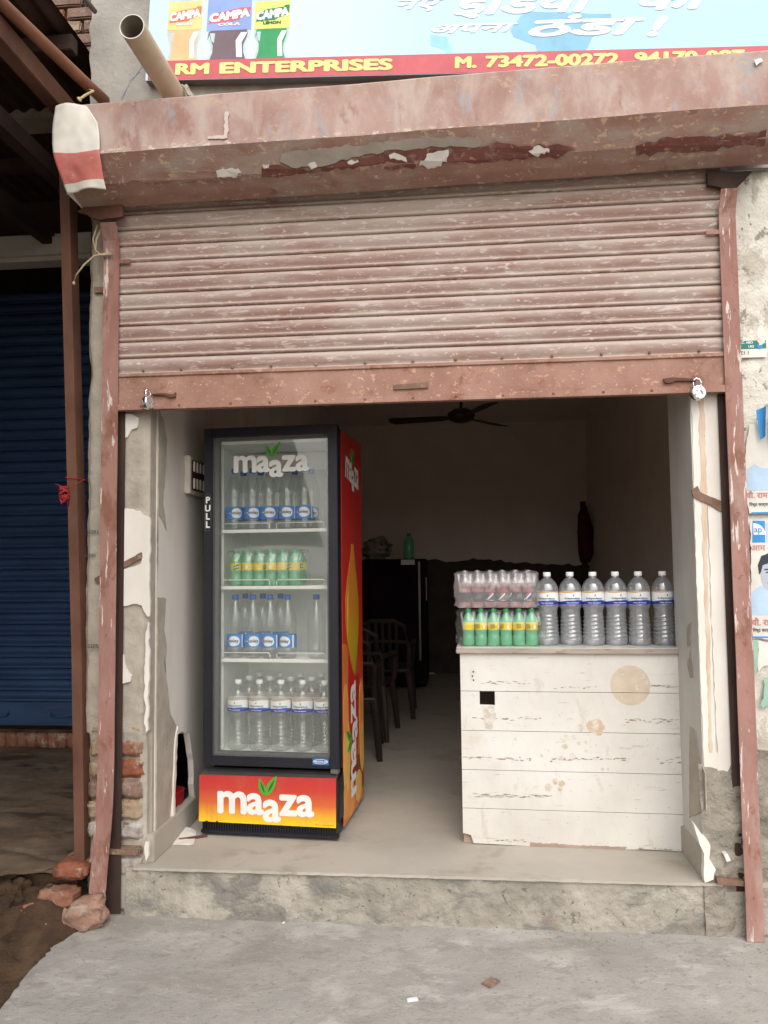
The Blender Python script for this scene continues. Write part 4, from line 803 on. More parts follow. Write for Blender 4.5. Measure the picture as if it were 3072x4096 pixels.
def thing(name, label, cat, group): return empty(name, (0, 0, 0), (0, 0, 0), label, cat, group)
def B(n, vf, m, p, smooth=True): return add(n, vf, m, p, False, smooth=smooth)
def kinley(body, lab=True):
    t = thing('water_bottle', 'x', 'bottle', None); r = .046
    prof = [(.036, 0), (.043, .004), (.046, .014), (.046, .05), (.0455, .052), (.0455, .126), (.046, .13), (.044, .14), (.046, .148), (.044, .158), (.046, .168), (.0465, .19), (.045, .205), (.038, .235), (.028, .265), (.019, .288), (.0145, .297), (.0145, .306)]
    B('body', lathe(prof, 28), body, t); B('cap', lathe([(.0165, .304), (.017, .308), (.017, .326), (.015, .330)], 20), 'cap_blue', t)
    if lab:
        L = B('label', band(r+.0003, .056, .122), 'kinley_blue', t); fn = cyl(r+.0008)
        hf_ = lambda a: .026*math.sqrt(max(0, 1-((a-.006)/.034)**2))*(1 if a > -.012 else max(.18, 1-((-.012-a)/.02)**1.0)) if abs(a-.006) < .034 else 0.001
        B('label_print', strip(fn, lambda a: .089-hf_(a), lambda a: .089+hf_(a), -.05, .040, 26, .0002), 'label_white', L)
        B('lettering', place(text('kinley', .024, .0006), fn, .004, .083, d=.001, dl=.00002), 'navy', L)
        B('label_seam', band(r+.0009, .056, .122, R(62), R(75), 3), 'label_white', L)
    return t
def independence(body):
    t = thing('water_bottle', 'x', 'bottle', None); r = .055
    def fn(q, z, a):
        if .03 < z < .155: q += .0036*math.sin(z*330+1.6*math.sin(a*2+z*9))*min(1, (z-.03)/.015, (.155-z)/.015)
        return q
    prof = [(.038, 0), (.048, .004), (.053, .014), (.053, .03)]+[(.053-.0065*((z-.03)/.13)**1.3, z) for z in [.03+.0042*i for i in range(1, 31)]]+[(.0465, .160), (.0465, .168), (.0495, .178), (.054, .188), (.055, .196), (.0545, .199), (.0545, .265), (.055, .268), (.0545, .278), (.051, .292), (.044, .306), (.034, .318), (.024, .327), (.018, .331), (.016, .334), (.016, .34)]
    B('body', lathe(prof, 36, fn), body, t); B('cap', lathe([(.0185, .338), (.019, .342), (.019, .357), (.017, .36)], 20), 'cap_white', t)
    L = B('label', band(r, .200, .264), 'label_white', t); c1 = cyl(r+.0006)
    B('label_print', band(r+.0005, .2005, .217, n=48, f1=lambda a: .004*math.sin(a*2.2+.6)), 'band_blue', L)
    B('label_print', band(r+.0008, .2145, .2165, R(-10), R(120), n=30, f0=lambda a: .004*math.sin(a*2.2+.6), f1=lambda a: .004*math.sin(a*2.2+.6)+.003*math.sin(a*2+.4)), 'band_light', L)
    B('label_print', band(r+.0005, .259, .2635, n=48, f0=lambda a: .002*math.sin(a*3)), 'label_gold', L)
    B('lettering', place(text('Independence', .0145, .0002), c1, 0, .2265, d=.0006, dl=.00002), 'navy', L)
    B('label_leaf', place(([(a, b, 0) for a, b in leaf(.002, .240, .006, .251, .003)], [tuple(range(16))]), c1, d=.0008), 'ink_green', L)
    B('lettering', place(text('Water with Minerals', .0075, .0002), c1, 0, .2065, d=.0012, dl=.00002), 'label_white', L)
    return t
def small(kind):
    t = thing('bottle', 'x', 'bottle', None); r = .030
    prof = [(.024, 0), (.0285, .003), (.030, .012), (.030, .045), (.0275, .056), (.0285, .068), (.030, .076), (.030, .122), (.028, .132), (.022, .146), (.015, .158), (.0115, .163), (.0115, .168)]
    if kind == 'green':
        B('body', lathe(prof, 22), 'green_pet', t); B('cap', lathe([(.0135, .165), (.014, .168), (.014, .182), (.0125, .185)], 16), 'cap_green', t)
        L = B('label', band(.0304, .080, .118), 'yellow_label', t); fn = cyl(.0308)
        B('label_print', strip(fn, lambda a: .086+a*.3, lambda a: .107+a*.3, -.018, .014, 10, .0003), 'brush_green', L)
        B('lettering', place(text('CAMPA', .0125, .0004), fn, -.002, .092, .2, d=.0008, dl=.00002), 'label_white', L)
        for k in range(5): B('label_print', strip(cyl(.0308, R(150)), lambda a: .087+k*.005, lambda a: .089+k*.005, -.014, .008+.002*(k % 3), 6, .0003), 'ink_dark', L)
        B('label_print', strip(cyl(.0308, R(210)), lambda a: .085, lambda a: .104, -.005, .006, 4, .0003), 'label_white', L)
    else:
        B('body', lathe(prof[:8]+[(.030, .118)], 22), 'red_drink', t); B('neck', lathe([(.030, .1185)]+prof[8:], 22), 'old_pet', t); B('cap', lathe([(.0135, .165), (.014, .168), (.014, .182), (.0125, .185)], 16), 'old_pet', t)
        L = B('label', band(.0304, .028, .078), 'label_black', t); fn = cyl(.0308)
        B('label_print', strip(fn, lambda a: .040+(a+.012)*1.0, lambda a: .050+(a+.012)*1.0, -.014, .014, 8, .0003), 'label_white', L)
        B('label_print', strip(fn, lambda a: .056+(a+.012)*.9, lambda a: .066+(a+.012)*.9, -.008, .010, 8, .0003), 'label_red', L)
        B('label_print', strip(fn, lambda a: .036, lambda a: .038, -.010, .016, 6, .0003), 'label_white', L)
        B('label_print', strip(fn, lambda a: .038, lambda a: .045, -.022, -.017, 4, .0003), 'label_white', L)
    return t
fmx = Matrix.Translation(FO) @ Matrix.Rotation(FR_, 4, 'Z')
protos = []
def put(proto, base, x, y, z, rot, label, group, mx=fmx):
    o = copy_tree(proto); o.location = mx @ Vector((x, y, z)); o.rotation_euler = (0, 0, rot); o['label'] = label
    if group: o['group'] = group
    elif 'group' in o: del o['group']
    return o
pk = kinley('clear_pet'); pki = independence('old_pet'); pw = independence('water_pet'); pbare = kinley('clear_pet', False); protos += [pk, pki, pw, pbare]
rr = random.Random(3)
ORD = ('first', 'second', 'third', 'fourth', 'fifth', 'sixth')
for i, x in enumerate((.112, .212, .305, .405, .498)):
    put(pk, 0, x, .15, 1.5405, (.45, .32, .22, .05, .02)[i]+FR_, '%s blue-labelled front-row bottle from the PULL handle on the cooler top shelf' % ORD[i], 'bottles on the top cooler shelf')
    put(pk, 0, x+.01, .26, 1.5405, rr.uniform(-.5, .5), '%s blue-labelled back-row bottle from the PULL handle on the cooler top shelf' % ORD[i], 'second-row bottles on the top cooler shelf')
for i, x in enumerate((.118, .215, .310, .405)):
    put(pk, 0, x, .15, .8675, (.0, .25, -.1, -.3)[i]+FR_, '%s blue-labelled bottle from the PULL handle side on the cooler third shelf' % ORD[i], 'bottles on the third cooler shelf')
for i, x in enumerate((.13, .23, .33)):
    put(pk, 0, x, .27, .8675, rr.uniform(-1, 1), '%s blue-labelled back-row bottle from the PULL handle side on the third shelf' % ORD[i], 'second-row bottles on the third cooler shelf')
put(pbare, 0, .555, .17, .8675, 0, 'clear bottle with its label turned away, alone on the third shelf', None)
tag(add('bottle_label_scrap', band(.0464, .056, .122, R(-25), R(35), 6), 'kinley_blue', bpy.context.scene.collection.objects[-1] if False else None), None) if False else None
for r_ in range(3):
    for i in range(5):
        x = .130+i*.117+r_*.018
        if x > .62: continue
        put(pki, 0, x, .16+r_*.125, .3915, rr.uniform(-.15, .15)+FR_, '%s white-capped bottle from the PULL handle side in the %s row on the cooler floor' % (ORD[i], ('front', 'second', 'hindmost')[r_]), 'bottles on the cooler floor, row %d' % (r_+1))
# shrink-wrapped packs
def film_mesh(w_, d_, h_, nx, seed, ear):
    nu, nvv = 70, 60
    def f(u, v):
        x = (u-.5)*(w_+2*ear); e = max(0, abs(x)-w_/2)/max(ear, 1e-6)
        P_ = 2*(d_+h_); s = v*P_
        if s < h_: y, z = -d_/2, s
        elif s < h_+d_: y, z = -d_/2+(s-h_), h_
        elif s < 2*h_+d_: y, z = d_/2, h_-(s-h_-d_)
        else: y, z = d_/2-(s-2*h_-d_), 0
        cr = .5+.5*math.cos(2*math.pi*x/(w_/nx)+math.pi) if e == 0 else .6
        top = max(0, min(1, (z-h_*.62)/(h_*.3)))
        if s < h_: y += .010*(1-cr)*(.25+top)+.018*top*.8
        if h_ <= s < h_+d_: z -= .010*(1-cr)
        k = 1-.28*e*(.6+.6*nz(s, seed, 0, 14)); y *= k; z = h_/2+(z-h_/2)*k
        x += math.copysign(1, x)*e*(.012*nz(s, seed, 3, 22)) if e else 0
        q = nz(x, y, z+seed, 26)*.0035+nz(x, y, z-seed, 60)*.0018
        return (x, y-abs(q) if s < h_ else y+q*.3, max(0.0005, z+q*.6))
    return grid(nu, nvv, f)
def pack(kind, rows, label, loc, rz, scale, filmm, ear, group=None):
    t = empty('drinks_pack', loc, (0, 0, rz), label, 'drinks pack', group); t.scale = (scale,)*3
    proto = small(kind); p = .063; rr = random.Random(len(label))
    for j in range(rows):
        for i in range(6):
            o = copy_tree(proto, t); o.location = ((i-2.5)*p, (j-(rows-1)/2)*p, .001); o.rotation_euler = (0, 0, rr.uniform(0, 6.28)); o.name = 'bottle'
            for k_ in ('label', 'category', 'group'):
                if k_ in o: del o[k_]
    add('film', film_mesh(6*p+.004, rows*p+.004, .189, 6, len(label), ear), filmm, t, False, smooth=True)
    for ch in list(proto.children):
        for g_ in list(ch.children): bpy.data.objects.remove(g_)
        bpy.data.objects.remove(ch)
    bpy.data.objects.remove(proto); return t
pack('green', 3, 'film-wrapped pack of green soda bottles on the second cooler shelf', fmx @ Vector((.285, .205, 1.2445)), FR_, 1.02, 'film', .012)
# ------------------------------------------------------------------ counter
CQ = (1.58, .368, FL); CR = R(-2.0); cmx = Matrix.Translation(CQ) @ Matrix.Rotation(CR, 4, 'Z')
CT = empty('counter', CQ, (0, 0, CR), 'white plank-fronted counter with stains and a square hole', 'counter')
def D(n, vf, m, p=None, **k): return add(n, vf, m, p or CT, False, **k)
cz = [q_[1] for q_ in [(0.544,0.912),(0.539,0.730),(0.534,0.541),(0.530,0.354),(0.525,0.171),(0.520,-0.004)]]
CW = 1.03; cf = lambda a, b, d: (a, -d, b)
planks = []
for k in range(5):
    z1, z0 = cz[k]-.0012, max(.001, cz[k+1]+.0012)
    pts = [(0, z0), (CW, z0), (CW, z1), (0, z1)]
    if k == 1: h = [(0.092,0.734),(0.165,0.731),(0.164,0.663),(0.093,0.664)]; pts = [(0, z0), (CW, z0), (CW, z1), (h[1][0], z1), (h[1][0], h[2][1]), (h[0][0], h[2][1]+.002), (h[0][0], z1), (0, z1)]
    if k == 4: pts = [(.0, .05), (.004, .052), (.038, .044), (.05, .006), (.2, .004), (.3, z0), (.62, .004), (.75, .001), (.85, .006), (1.0, .003), (CW, .004), (CW, z1), (0, z1)]
    planks.append(D('plank', prism(pts, cf, -.016, 0), 'counter_paint'))
D('frame', join(box(.002, .02, .018, .5, 0.001, cz[0]), box(CW-.02, CW-.002, .018, .5, .001, cz[0]), box(.02, CW-.02, .30, .32, .001, cz[0]), box(.02, CW-.02, .018, .05, .002, .05), box(.004, .05, .0165, .05, .002, .06)), 'bare_wood')
D('worktop', join(box(-.018, CW+.0, -.022, .5, cz[0]+.001, cz[0]+.028, .004)), 'counter_top'); D('worktop_laminate', box(-.016, CW-.002, -.018, .498, cz[0]+.028, cz[0]+.0305), 'counter_laminate')
CTZ = cz[0]+.0308
def st(nm, pts, m, k, jag=.002, d=.0006, step=.012, seed=1): D(nm, prism(jagged(pts, jag, step, seed), cf, .0, d), m, planks[k])
cc = [(0.804,0.765),(0.896,0.766),(0.801,0.669),(0.807,0.858)]; rx = cc[1][0]-cc[0][0]; rz = (cc[3][1]-cc[2][1])/2
circ = [(cc[0][0]+rx*math.cos(t*math.pi/20), cc[0][1]+rz*math.sin(t*math.pi/20)) for t in range(40)]
st('stain', [(a, max(b, cz[1]+.0015)) for a, b in circ], 'stain', 0, .0015); st('stain', [(a, min(b, cz[1]-.0015)) for a, b in circ], 'stain', 1, .0015)
st('stain', [(0.592,0.570),(0.608,0.596),(0.654,0.608),(0.682,0.576),(0.675,0.544),(0.661,0.526),(0.629,0.532),(0.607,0.547)], 'drip', 1); st('stain', [(0.552,0.574),(0.572,0.581),(0.582,0.561),(0.575,0.544),(0.554,0.546)], 'faint_drip', 1)
for k, (x, y, r_, pl, mm) in enumerate(((638,575,11,2,'f'), (680,580,13,2,'f'), (628,598,8,2,'f'), (630,628,14,2,'d'), (702,612,10,2,'f'), (737,607,9,2,'f'), (668,678,15,2,'f'), (612,685,13,2,'f'), (508,675,9,2,'f'), (590,658,5,2,'f'), (545,648,5,2,'f'), (375,587,8,2,'f'), (718,468,5,1,'f'), (672,450,4,1,'f'), (797,326,10,0,'f'), (789,622,6,2,'f'), (765,630,5,2,'f'), (738,650,7,2,'f'), (950,698,10,2,'f'), (818,743,9,2,'f'), (847,745,6,2,'f'), (574,806,16,3,'d'), (608,818,17,3,'d'), (598,845,12,3,'d'), (540,838,19,3,'f'), (793,797,9,3,'f'), (858,828,6,3,'f'), (656,856,5,3,'f'), (257,806,4,3,'f'), (632,1018,6,4,'f'), (213,1012,5,4,'f'))):
    q_ = [conv_ for conv_ in [((x-88)/1.284*.001243+.0, 0)]]
    cxp = (x-88)/(1235-88)*CW*1.012; czp = cz[0]-(y-148-(x-660)*.025)/(1150-148)*(cz[0]-cz[5])
    lo, hi = cz[pl+1]+.002, cz[pl]-.002
    st('stain', [(a, max(lo, min(hi, b))) for a, b in blob(cxp, czp, r_*.00096, r_*.00096, k, 12, .12)], 'drip' if mm == 'd' else 'faint_drip', pl, 0)
rr = random.Random(8)
for (xa, xb, y, pl, h, n_) in ((205, 480, 292, 0, 9, 16), (580, 760, 322, 0, 5, 8), (1060, 1220, 322, 0, 9, 12), (140, 520, 478, 1, 8, 18), (930, 1210, 500, 1, 9, 22), (95, 250, 682, 2, 5, 10), (280, 460, 690, 2, 8, 14), (550, 820, 695, 2, 8, 20), (830, 950, 692, 2, 4, 6), (1100, 1240, 695, 2, 12, 12), (150, 560, 882, 3, 7, 26), (250, 420, 1112, 4, 6, 10), (1000, 1230, 1145, 4, 6, 8)):
    for i in range(n_):
        x = xa+(xb-xa)*(i+rr.random())/n_; yy = y+rr.gauss(0, h*.7); w2 = rr.uniform(5, 22)*(1.8 if y == 882 else 1); hh = rr.uniform(1.5, 5.5)
        cxp = (x-88)/(1235-88)*CW*1.012; czp = cz[0]-(yy-148-(x-660)*.025)/(1150-148)*(cz[0]-cz[5]); s_ = .00085
        lo, hi = cz[pl+1]+.002, cz[pl]-.002
        if lo+.004 < czp < hi-.004: D('scuff', prism(jagged([(cxp-w2*s_, czp), (cxp, czp+hh*s_), (cxp+w2*s_, czp+hh*.3*s_), (cxp, czp-hh*s_)], .0018, .005, i), cf, 0, .0004+.00003*(i % 7)), rr.choice(('scuff', 'scuff_pale', 'scuff_pale', 'scuff_brown')), planks[pl])
for x, y in ((158, 237), (153, 260), (159, 281)):
    cxp = (x-88)/(1235-88)*CW; czp = cz[0]-(y-140)/(1150-148)*(cz[0]-cz[5]); st('screw_hole', blob(cxp, czp, .0042, .0042, 1, 10, .1), 'hole_dark', 0, 0)
st('rust_run', [(0.100,0.659),(0.159,0.660),(0.169,0.610),(0.147,0.548),(0.114,0.551),(0.111,0.609)], 'faint_drip', 1, .003); st('bare_edge', [(0.318,0.018),(0.430,0.018),(0.575,0.014),(0.767,0.014),(0.753,-0.004),(0.556,-0.010),(0.320,-0.009)], 'bare_wood', 4, .003)
# six big bottles and two packs on the counter
sp = [(0.436,0.930),(0.549,0.931),(0.659,0.929),(0.769,0.928),(0.878,0.927),(0.999,0.927)]
for i in range(6):
    put(pw, 0, sp[i][0]-.003*(i == 5), .125+.01*(i % 2), CTZ, (-.16, .10, -.05, .22, -.12, .06)[i], 'large clear water bottle on the counter, %s from the film-wrapped packs' % ORD[i], 'water bottles in a row on the counter', cmx)
xa, xb = [q_[0] for q_ in [(0.011,0.940),(0.383,0.936)]]; pcx = (xa+xb)/2; PS = (xb-xa)/(6*.063)
g = pack('green', 3, 'film-wrapped pack of green soda bottles with yellow labels on the counter', cmx @ Vector((pcx, .13, CTZ)), CR, PS, 'film', .03)
pack('red', 3, 'cloudy film-wrapped pack of red drink bottles stacked on the green pack', cmx @ Vector((pcx-.014, .135, CTZ+.191*PS)), CR+.01, PS, 'cloudy_film', .022)
tag(add('blue_lighter', move(box(-.01, .01, -.012, .012, 0, .012, .003), tuple(cmx @ Vector((CW-.008, .16, CTZ)))), 'cap_blue'), 'small blue plastic scrap at the counter end by the jamb', 'scrap')
for p_ in protos:
    for ch in list(p_.children):
        for g_ in list(ch.children): bpy.data.objects.remove(g_)
        bpy.data.objects.remove(ch)
    bpy.data.objects.remove(p_)

# ------------------------------------------------------------------ inside the room
SW = empty('switchboard', (.16, .6, 2.04), label='pale electrical switchboard on the shaded left wall', cat='switchboard')
add('box', box(.151, .185, .45, .80, 1.945, 2.145, .004), 'switch_plate', SW)
add('face', box(.186, .189, .47, .79, 1.965, 2.125), 'switch_dark', SW)
for j, z in enumerate((2.09, 2.0)):
    for i in range(6): add('switch', box(.189, .197, .485+i*.05, .505+i*.05, z-.028, z+.028, .002), 'switch_plate', SW)
add('switch', box(.189, .215, .70, .79, 1.955, 1.985, .003), 'label_white', SW)
def chair(label, loc, rz, m):
    t = empty('plastic_chair', loc, (0, 0, rz), label, 'chair', 'plastic chairs stacked behind the cooler')
    A_ = lambda n, vf: add(n, vf, m, t, False, smooth=False)
    A_('seat', grid(10, 10, lambda u, v: (-.22+.44*u, -.21+.42*v, .42-.02*math.sin(math.pi*u)*math.sin(math.pi*v))))
    A_('seat_rim', tube([(-.22, -.21, .41), (.22, -.21, .41), (.22, .21, .41), (-.22, .21, .41), (-.22, -.21, .41)], .016, 8))
    for x, y in ((-.22, -.2), (.22, -.2), (-.22, .2), (.22, .2)):
        A_('leg', tube([(x, y, .41), (x*1.1, y*1.15, .2), (x*1.18, y*1.28, 0)], [.03, .026, .02], 8))
    bk_ = [(-.22, .20, .42), (-.225, .25, .62), (-.19, .29, .80), (-.1, .305, .85), (.1, .305, .85), (.19, .29, .80), (.225, .25, .62), (.22, .20, .42)]
    A_('back_frame', tube(bk_, .019, 8))
    for i in range(5):
        x = -.12+.06*i; A_('back_slat', tube([(x, .21, .42), (x, .255, .62), (x, .30, .84)], .016, 6))
    A_('back_rail', tube([(-.22, .262, .66), (0, .275, .67), (.22, .262, .66)], .016, 6))
    for s in (-1, 1):
        A_('armrest', tube([(s*.225, .25, .64), (s*.26, .1, .645), (s*.265, -.15, .63), (s*.25, -.2, .58), (s*.24, -.21, .41)], .02, 8))
    return t
chair('dark plastic chair whose leg stands closest to the cooler', (.74, 2.12, FL), R(185), 'chair_plastic')
chair('brownish plastic armchair standing behind the dark one', (.78, 2.72, FL), R(175), 'chair_brown')
chair('dark plastic armchair standing against the maroon cabinet', (.90, 3.55, FL), R(182), 'chair_brown')
CBN = empty('cabinet', (1.0, 5.2, FL), label='dark maroon refrigerator at the back of the room', cat='cabinet')
xl, xr = [(0.593,1.604),(1.217,1.597)][0][0], [(0.593,1.604),(1.217,1.597)][1][0]; zt = [(1.217,1.597)][0][1]
add('body', box(xl, xr, 4.92, 5.5, FL+.02, zt, .01), 'cabinet_maroon', CBN)
add('door', box(xl, xr-.08, 4.895, 4.918, FL+.06, zt-.01, .006), 'cabinet_maroon', CBN)
add('edge_trim', box(xr-.075, xr-.055, 4.89, 4.92, FL+.3, zt-.03), 'steel_dull', CBN); add('handle', box(xr+.002, xr+.012, 4.95, 4.97, zt-.45, zt-.2), 'steel_dull', CBN)
s_ = [(0.958,1.591),(1.108,1.589),(1.107,1.533),(0.957,1.535)]; poly('sticker', s_, 'y', 4.888, .002, 'plate_white', CBN)
add('foot', box(xl+.05, xl+.1, 4.95, 5.0, FL, FL+.02), 'hole_dark', CBN)
bq = [(1.037,1.594)][0]
bo = empty('soda_bottle', (bq[0], 5.0, zt), label='green soda bottle standing on the maroon refrigerator', cat='bottle')
add('body', lathe([(.05, 0), (.055, .01), (.055, .17), (.045, .21), (.02, .25)], 16), 'green_pet', bo, False, True); add('cap', lathe([(.02, .25), (.02, .28)], 12), 'cap_green', bo, False)
tag(add('crumpled_bag', move(rough_box(.28, .2, .22, 9, .05, 4, .05), (bq[0]-.36, 5.05, zt+.11)), 'bag_plastic', None, smooth=True), 'crumpled pale bag on top of the maroon refrigerator', 'bag')
FN = empty('ceiling_fan', (0, 3.0, 3.25), label='brown three-bladed ceiling fan in the dark room', cat='fan')
hc = [(1.621,2.783)][0]; fx, fz = hc
add('rod', tube([(fx, 3.0, 3.26), (fx, 3.0, fz+.05)], .012, 8), 'fan_brown', FN)
add('motor', move(lathe([(.02, .07), (.06, .06), (.11, .03), (.115, 0), (.10, -.03), (.05, -.05)], 24), (fx, 3.0, fz)), 'fan_brown', FN, smooth=True)
for a in (172, 52, -68):
    bl = [(.1, -.03), (.16, -.055), (.58, -.075), (.62, -.04), (.62, .05), (.58, .07), (.16, .05), (.1, .03)]
    mtx = Matrix.Rotation(R(a), 4, 'Z') @ Matrix.Rotation(R(10), 4, 'X')
    add('blade', move(prism(bl, lambda p, q_, d: (p, q_, d), -.003, .003), (fx, 3.0, fz-.01), mtx), 'fan_brown', FN)
k0, k1 = [(3.060,2.248)][0], [(3.059,1.281)][0]
BRM = empty('broom', (k1[0], 5.8, FL), label='dark wooden stick with red cloth leaning in the far corner', cat='broom')
add('stick', tube([(k0[0]-.01, 5.85, k0[1]), (k0[0]-.02, 5.75, 1.5), (k0[0]-.10, 5.5, FL+.02)], .035, 8), 'stick_wood', BRM)
add('red_cloth', move(lathe([(.05, 0), (.08, .12), (.085, .35), (.06, .55), (.03, .66)], 14, lambda r, z, a: r*(1+.25*math.sin(a*3+z*9))), (k0[0]-.02, 5.70, [(3.025,1.536)][0][1])), 'red_cloth', BRM, smooth=True)
tag(add('red_tub', move(lathe([(.06, 0), (.075, .04), (.08, .10), (.082, .105), (.07, .105)], 20), (.06, .50, .30)), 'red_plastic', None, smooth=True), 'glossy red tub half hidden in the broken wall hole', 'tub')
tag(add('debris_board', move(box(-.07, .07, -.005, .005, 0, .012), (.245, .35, FL), Matrix.Rotation(R(28), 4, 'Z')), 'rust_steel'), 'thin dark strip of wood on the floor beside the cooler', 'scrap')
def pl_(u, v): x = .17+.11*u*(1-.5*v); y = .26+.20*v; return (x, y, FL+.003+.02*(1-u)*v+nz(x, y, 0, 30)*.004)
tag(add('plaster_debris', grid(24, 24, pl_), 'white_plaster', None, smooth=True), 'spilled white plaster crumbs on the floor below the wall hole', 'debris')
add('pillar_foot_block', rough_box(.03, .06, .2, 5, .006), 'cement', None) if False else None

# ------------------------------------------------------------------ right wall: plate and posters
pq = [(2.829,2.535),(2.942,2.530),(2.940,2.492),(2.939,2.454),(2.827,2.496),(2.826,2.457)]
NP = empty('number_plate', (pq[0][0], .012, pq[3][1]), label='small green and white municipal number plate on the wall', cat='plate')
yf = mp('y', .012)
add('plate', prism([(pq[0][0]-.06, pq[3][1]), (pq[1][0], pq[3][1]), (pq[1][0], pq[1][1]), (pq[0][0]-.06, pq[1][1])], yf, -.004, 0), 'plate_white', NP)
add('header', prism([(pq[0][0]-.06, pq[2][1]), (pq[1][0]-.001, pq[2][1]), (pq[1][0]-.001, pq[1][1]-.001), (pq[0][0]-.06, pq[1][1]-.001)], yf, 0, .0006), 'plate_green', NP)
tq = [(2.828,2.516),(2.865,2.498),(2.829,2.468),(2.910,2.516)]
add('lettering', place(text('M.C. ABO', .0145, .0004, align='LEFT'), yf, tq[0][0]-.004, tq[0][1], d=.001), 'label_white', NP)
add('lettering', place(text('UID', .0145, .0004, align='LEFT'), yf, tq[1][0], tq[1][1], d=.001), 'label_white', NP)
add('lettering', place(text('Z1 1', .021, .0003, align='LEFT'), yf, tq[2][0], tq[2][1], d=.001), 'ink', NP)
add('stuck_scrap', prism(jagged([(2.903,2.528),(2.916,2.532),(2.936,2.529),(2.937,2.516),(2.924,2.512),(2.925,2.494),(2.912,2.491),(2.901,2.504),(2.913,2.513)], .001, .006, 2), yf, 0, .0016), 'paper', NP)
add('stuck_scrap', prism(jagged([(2.901,2.510),(2.925,2.506),(2.923,2.493),(2.912,2.490),(2.902,2.499)], .001, .006, 2), yf, 0, .002), 'poster_blue', NP)
fy = mp('y', .010)
def paper(name, label, pts, jag=.003):
    t = empty(name, (pts[0][0], .01, pts[0][1]), label=label, cat='poster'); add('sheet', prism(jagged(pts, jag, .02, len(label)), fy, -.001, 0), 'paper', t); return t
XR = 3.34
A1 = [(2.837,2.198),(2.855,2.013)]; B1 = [(2.841,1.768),(2.838,1.827)]
PO1 = paper('election_poster', 'torn upper election poster with blue shirt and curling corner', [(A1[0][0]+.02, A1[0][1]-.04), (XR, A1[0][1]-.02), (XR, B1[0][1]), (B1[0][0], B1[0][1]), (B1[1][0]-.01, B1[1][1]), (A1[0][0]-.004, A1[1][1])])
def pr(t, pts, m, d=.0008, nm='print'): return add(nm, prism(pts, fy, 0, d), m, t)
b = [(2.839,1.960),(2.870,1.982),(2.903,1.964),(2.926,1.954),(2.922,1.865),(2.837,1.867),(2.835,1.872)]; pr(PO1, b[:3]+[(b[3][0]+.2, b[3][1]), (b[4][0]+.2, b[4][1])]+b[5:], 'poster_sky')
t0 = [(2.839,1.835),(2.842,1.800),(2.849,1.767),(2.849,1.773)]
add('lettering', place(text('चौ. राम', .034, .0007, align='LEFT'), fy, t0[0][0]-.01, t0[0][1], d=.0015), 'poster_pink', PO1)
add('lettering', place(text('िरष्ठ कार्यकर्ता', .018, .0002, align='LEFT'), fy, t0[1][0], t0[1][1], d=.0015), 'ink', PO1)
pr(PO1, [(t0[2][0], t0[2][1]-.002), (XR-.01, t0[2][1]+.002), (XR-.01, t0[2][1]+.010), (t0[2][0], t0[2][1]+.006)], 'poster_blue')
def curl(u, v): 
    a = u*2.6; r_ = .055; return (2.90+.045*v+.012*math.sin(v*5)+r_*math.sin(a)*.8, -.004-r_*(1-math.cos(a)), 2.235-.16*v-.02*u+.01*math.sin(u*9))
add('torn_curl', grid(16, 24, curl), 'paper', PO1, smooth=True)
def curl2(u, v): 
    a = u*2; r_ = .018; return (2.878+.012*v+r_*math.sin(a)*.8+.02*u*(1-v), -.012-r_*(1-math.cos(a)), 2.215-.13*v+.015*u)
add('torn_curl', grid(10, 20, curl2), 'poster_blue', PO1, smooth=True)
C1 = [(2.844,1.739),(2.829,1.228),(2.834,1.235),(2.834,1.229)]
PO2 = paper('election_poster', 'lower election poster with blue logo square and man in pale shirt', [(C1[0][0], C1[0][1]), (XR, C1[0][1]+.005), (XR, C1[1][1]-.01), (C1[1][0], C1[1][1])])
l = [(2.853,1.736),(2.904,1.735),(2.902,1.641),(2.848,1.641),(2.854,1.675),(2.856,1.721),(2.907,1.728),(2.917,1.728)]
pr(PO2, l[:4], 'poster_blue'); pr(PO2, [(l[6][0], l[2][1]), (l[6][0]+.06, l[2][1]), (l[6][0]+.06, l[6][1]), (l[6][0], l[6][1])], 'poster_sky')
lc = ((l[4][0]+l[5][0])/2, l[4][1]); pr(PO2, [(lc[0]-.0, lc[1])]+[(lc[0]+.05*math.sin(t*.157)*.98, lc[1]+.05*math.cos(t*.157)) for t in range(10, -1, -1)], 'label_white', .0012)
add('lettering', place(text('ap', .036, .0006, align='LEFT'), fy, lc[0]+.002, lc[1]+.011, d=.0016), 'poster_blue', PO2)
n_ = [(2.842,1.606),(2.834,1.286),(2.835,1.259),(2.861,1.518),(2.873,1.582),(2.892,1.591),(2.892,1.450),(2.830,1.421),(2.829,1.339)]
add('lettering', place(text('आम आदमी', .036, .0005, align='LEFT'), fy, n_[0][0], n_[0][1], d=.0015), 'poster_pink', PO2)
hx, hz = n_[3][0]+.062, n_[3][1]-.005
pr(PO2, [(n_[7][0], n_[8][1]-.01), (n_[7][0], n_[7][1]), (hx-.05, n_[6][1]+.005), (hx, n_[6][1]-.008), (hx+.06, n_[6][1]), (hx+.14, n_[7][1]), (hx+.14, n_[8][1]-.01)], 'poster_sky', .0008)
pr(PO2, [(hx+.046*math.cos(t*.2618), hz-.012+.075*math.sin(t*.2618)) for t in range(24)], 'poster_skin', .0012, 'face_print')
pr(PO2, [(hx-.052, hz-.01), (hx-.056, hz+.03), (hx-.04, hz+.07), (hx, hz+.085), (hx+.04, hz+.075), (hx+.056, hz+.03), (hx+.05, hz-.01), (hx+.042, hz+.03), (hx, hz+.042), (hx-.036, hz+.03), (hx-.044, hz)], 'poster_hair', .0016, 'hair_print')
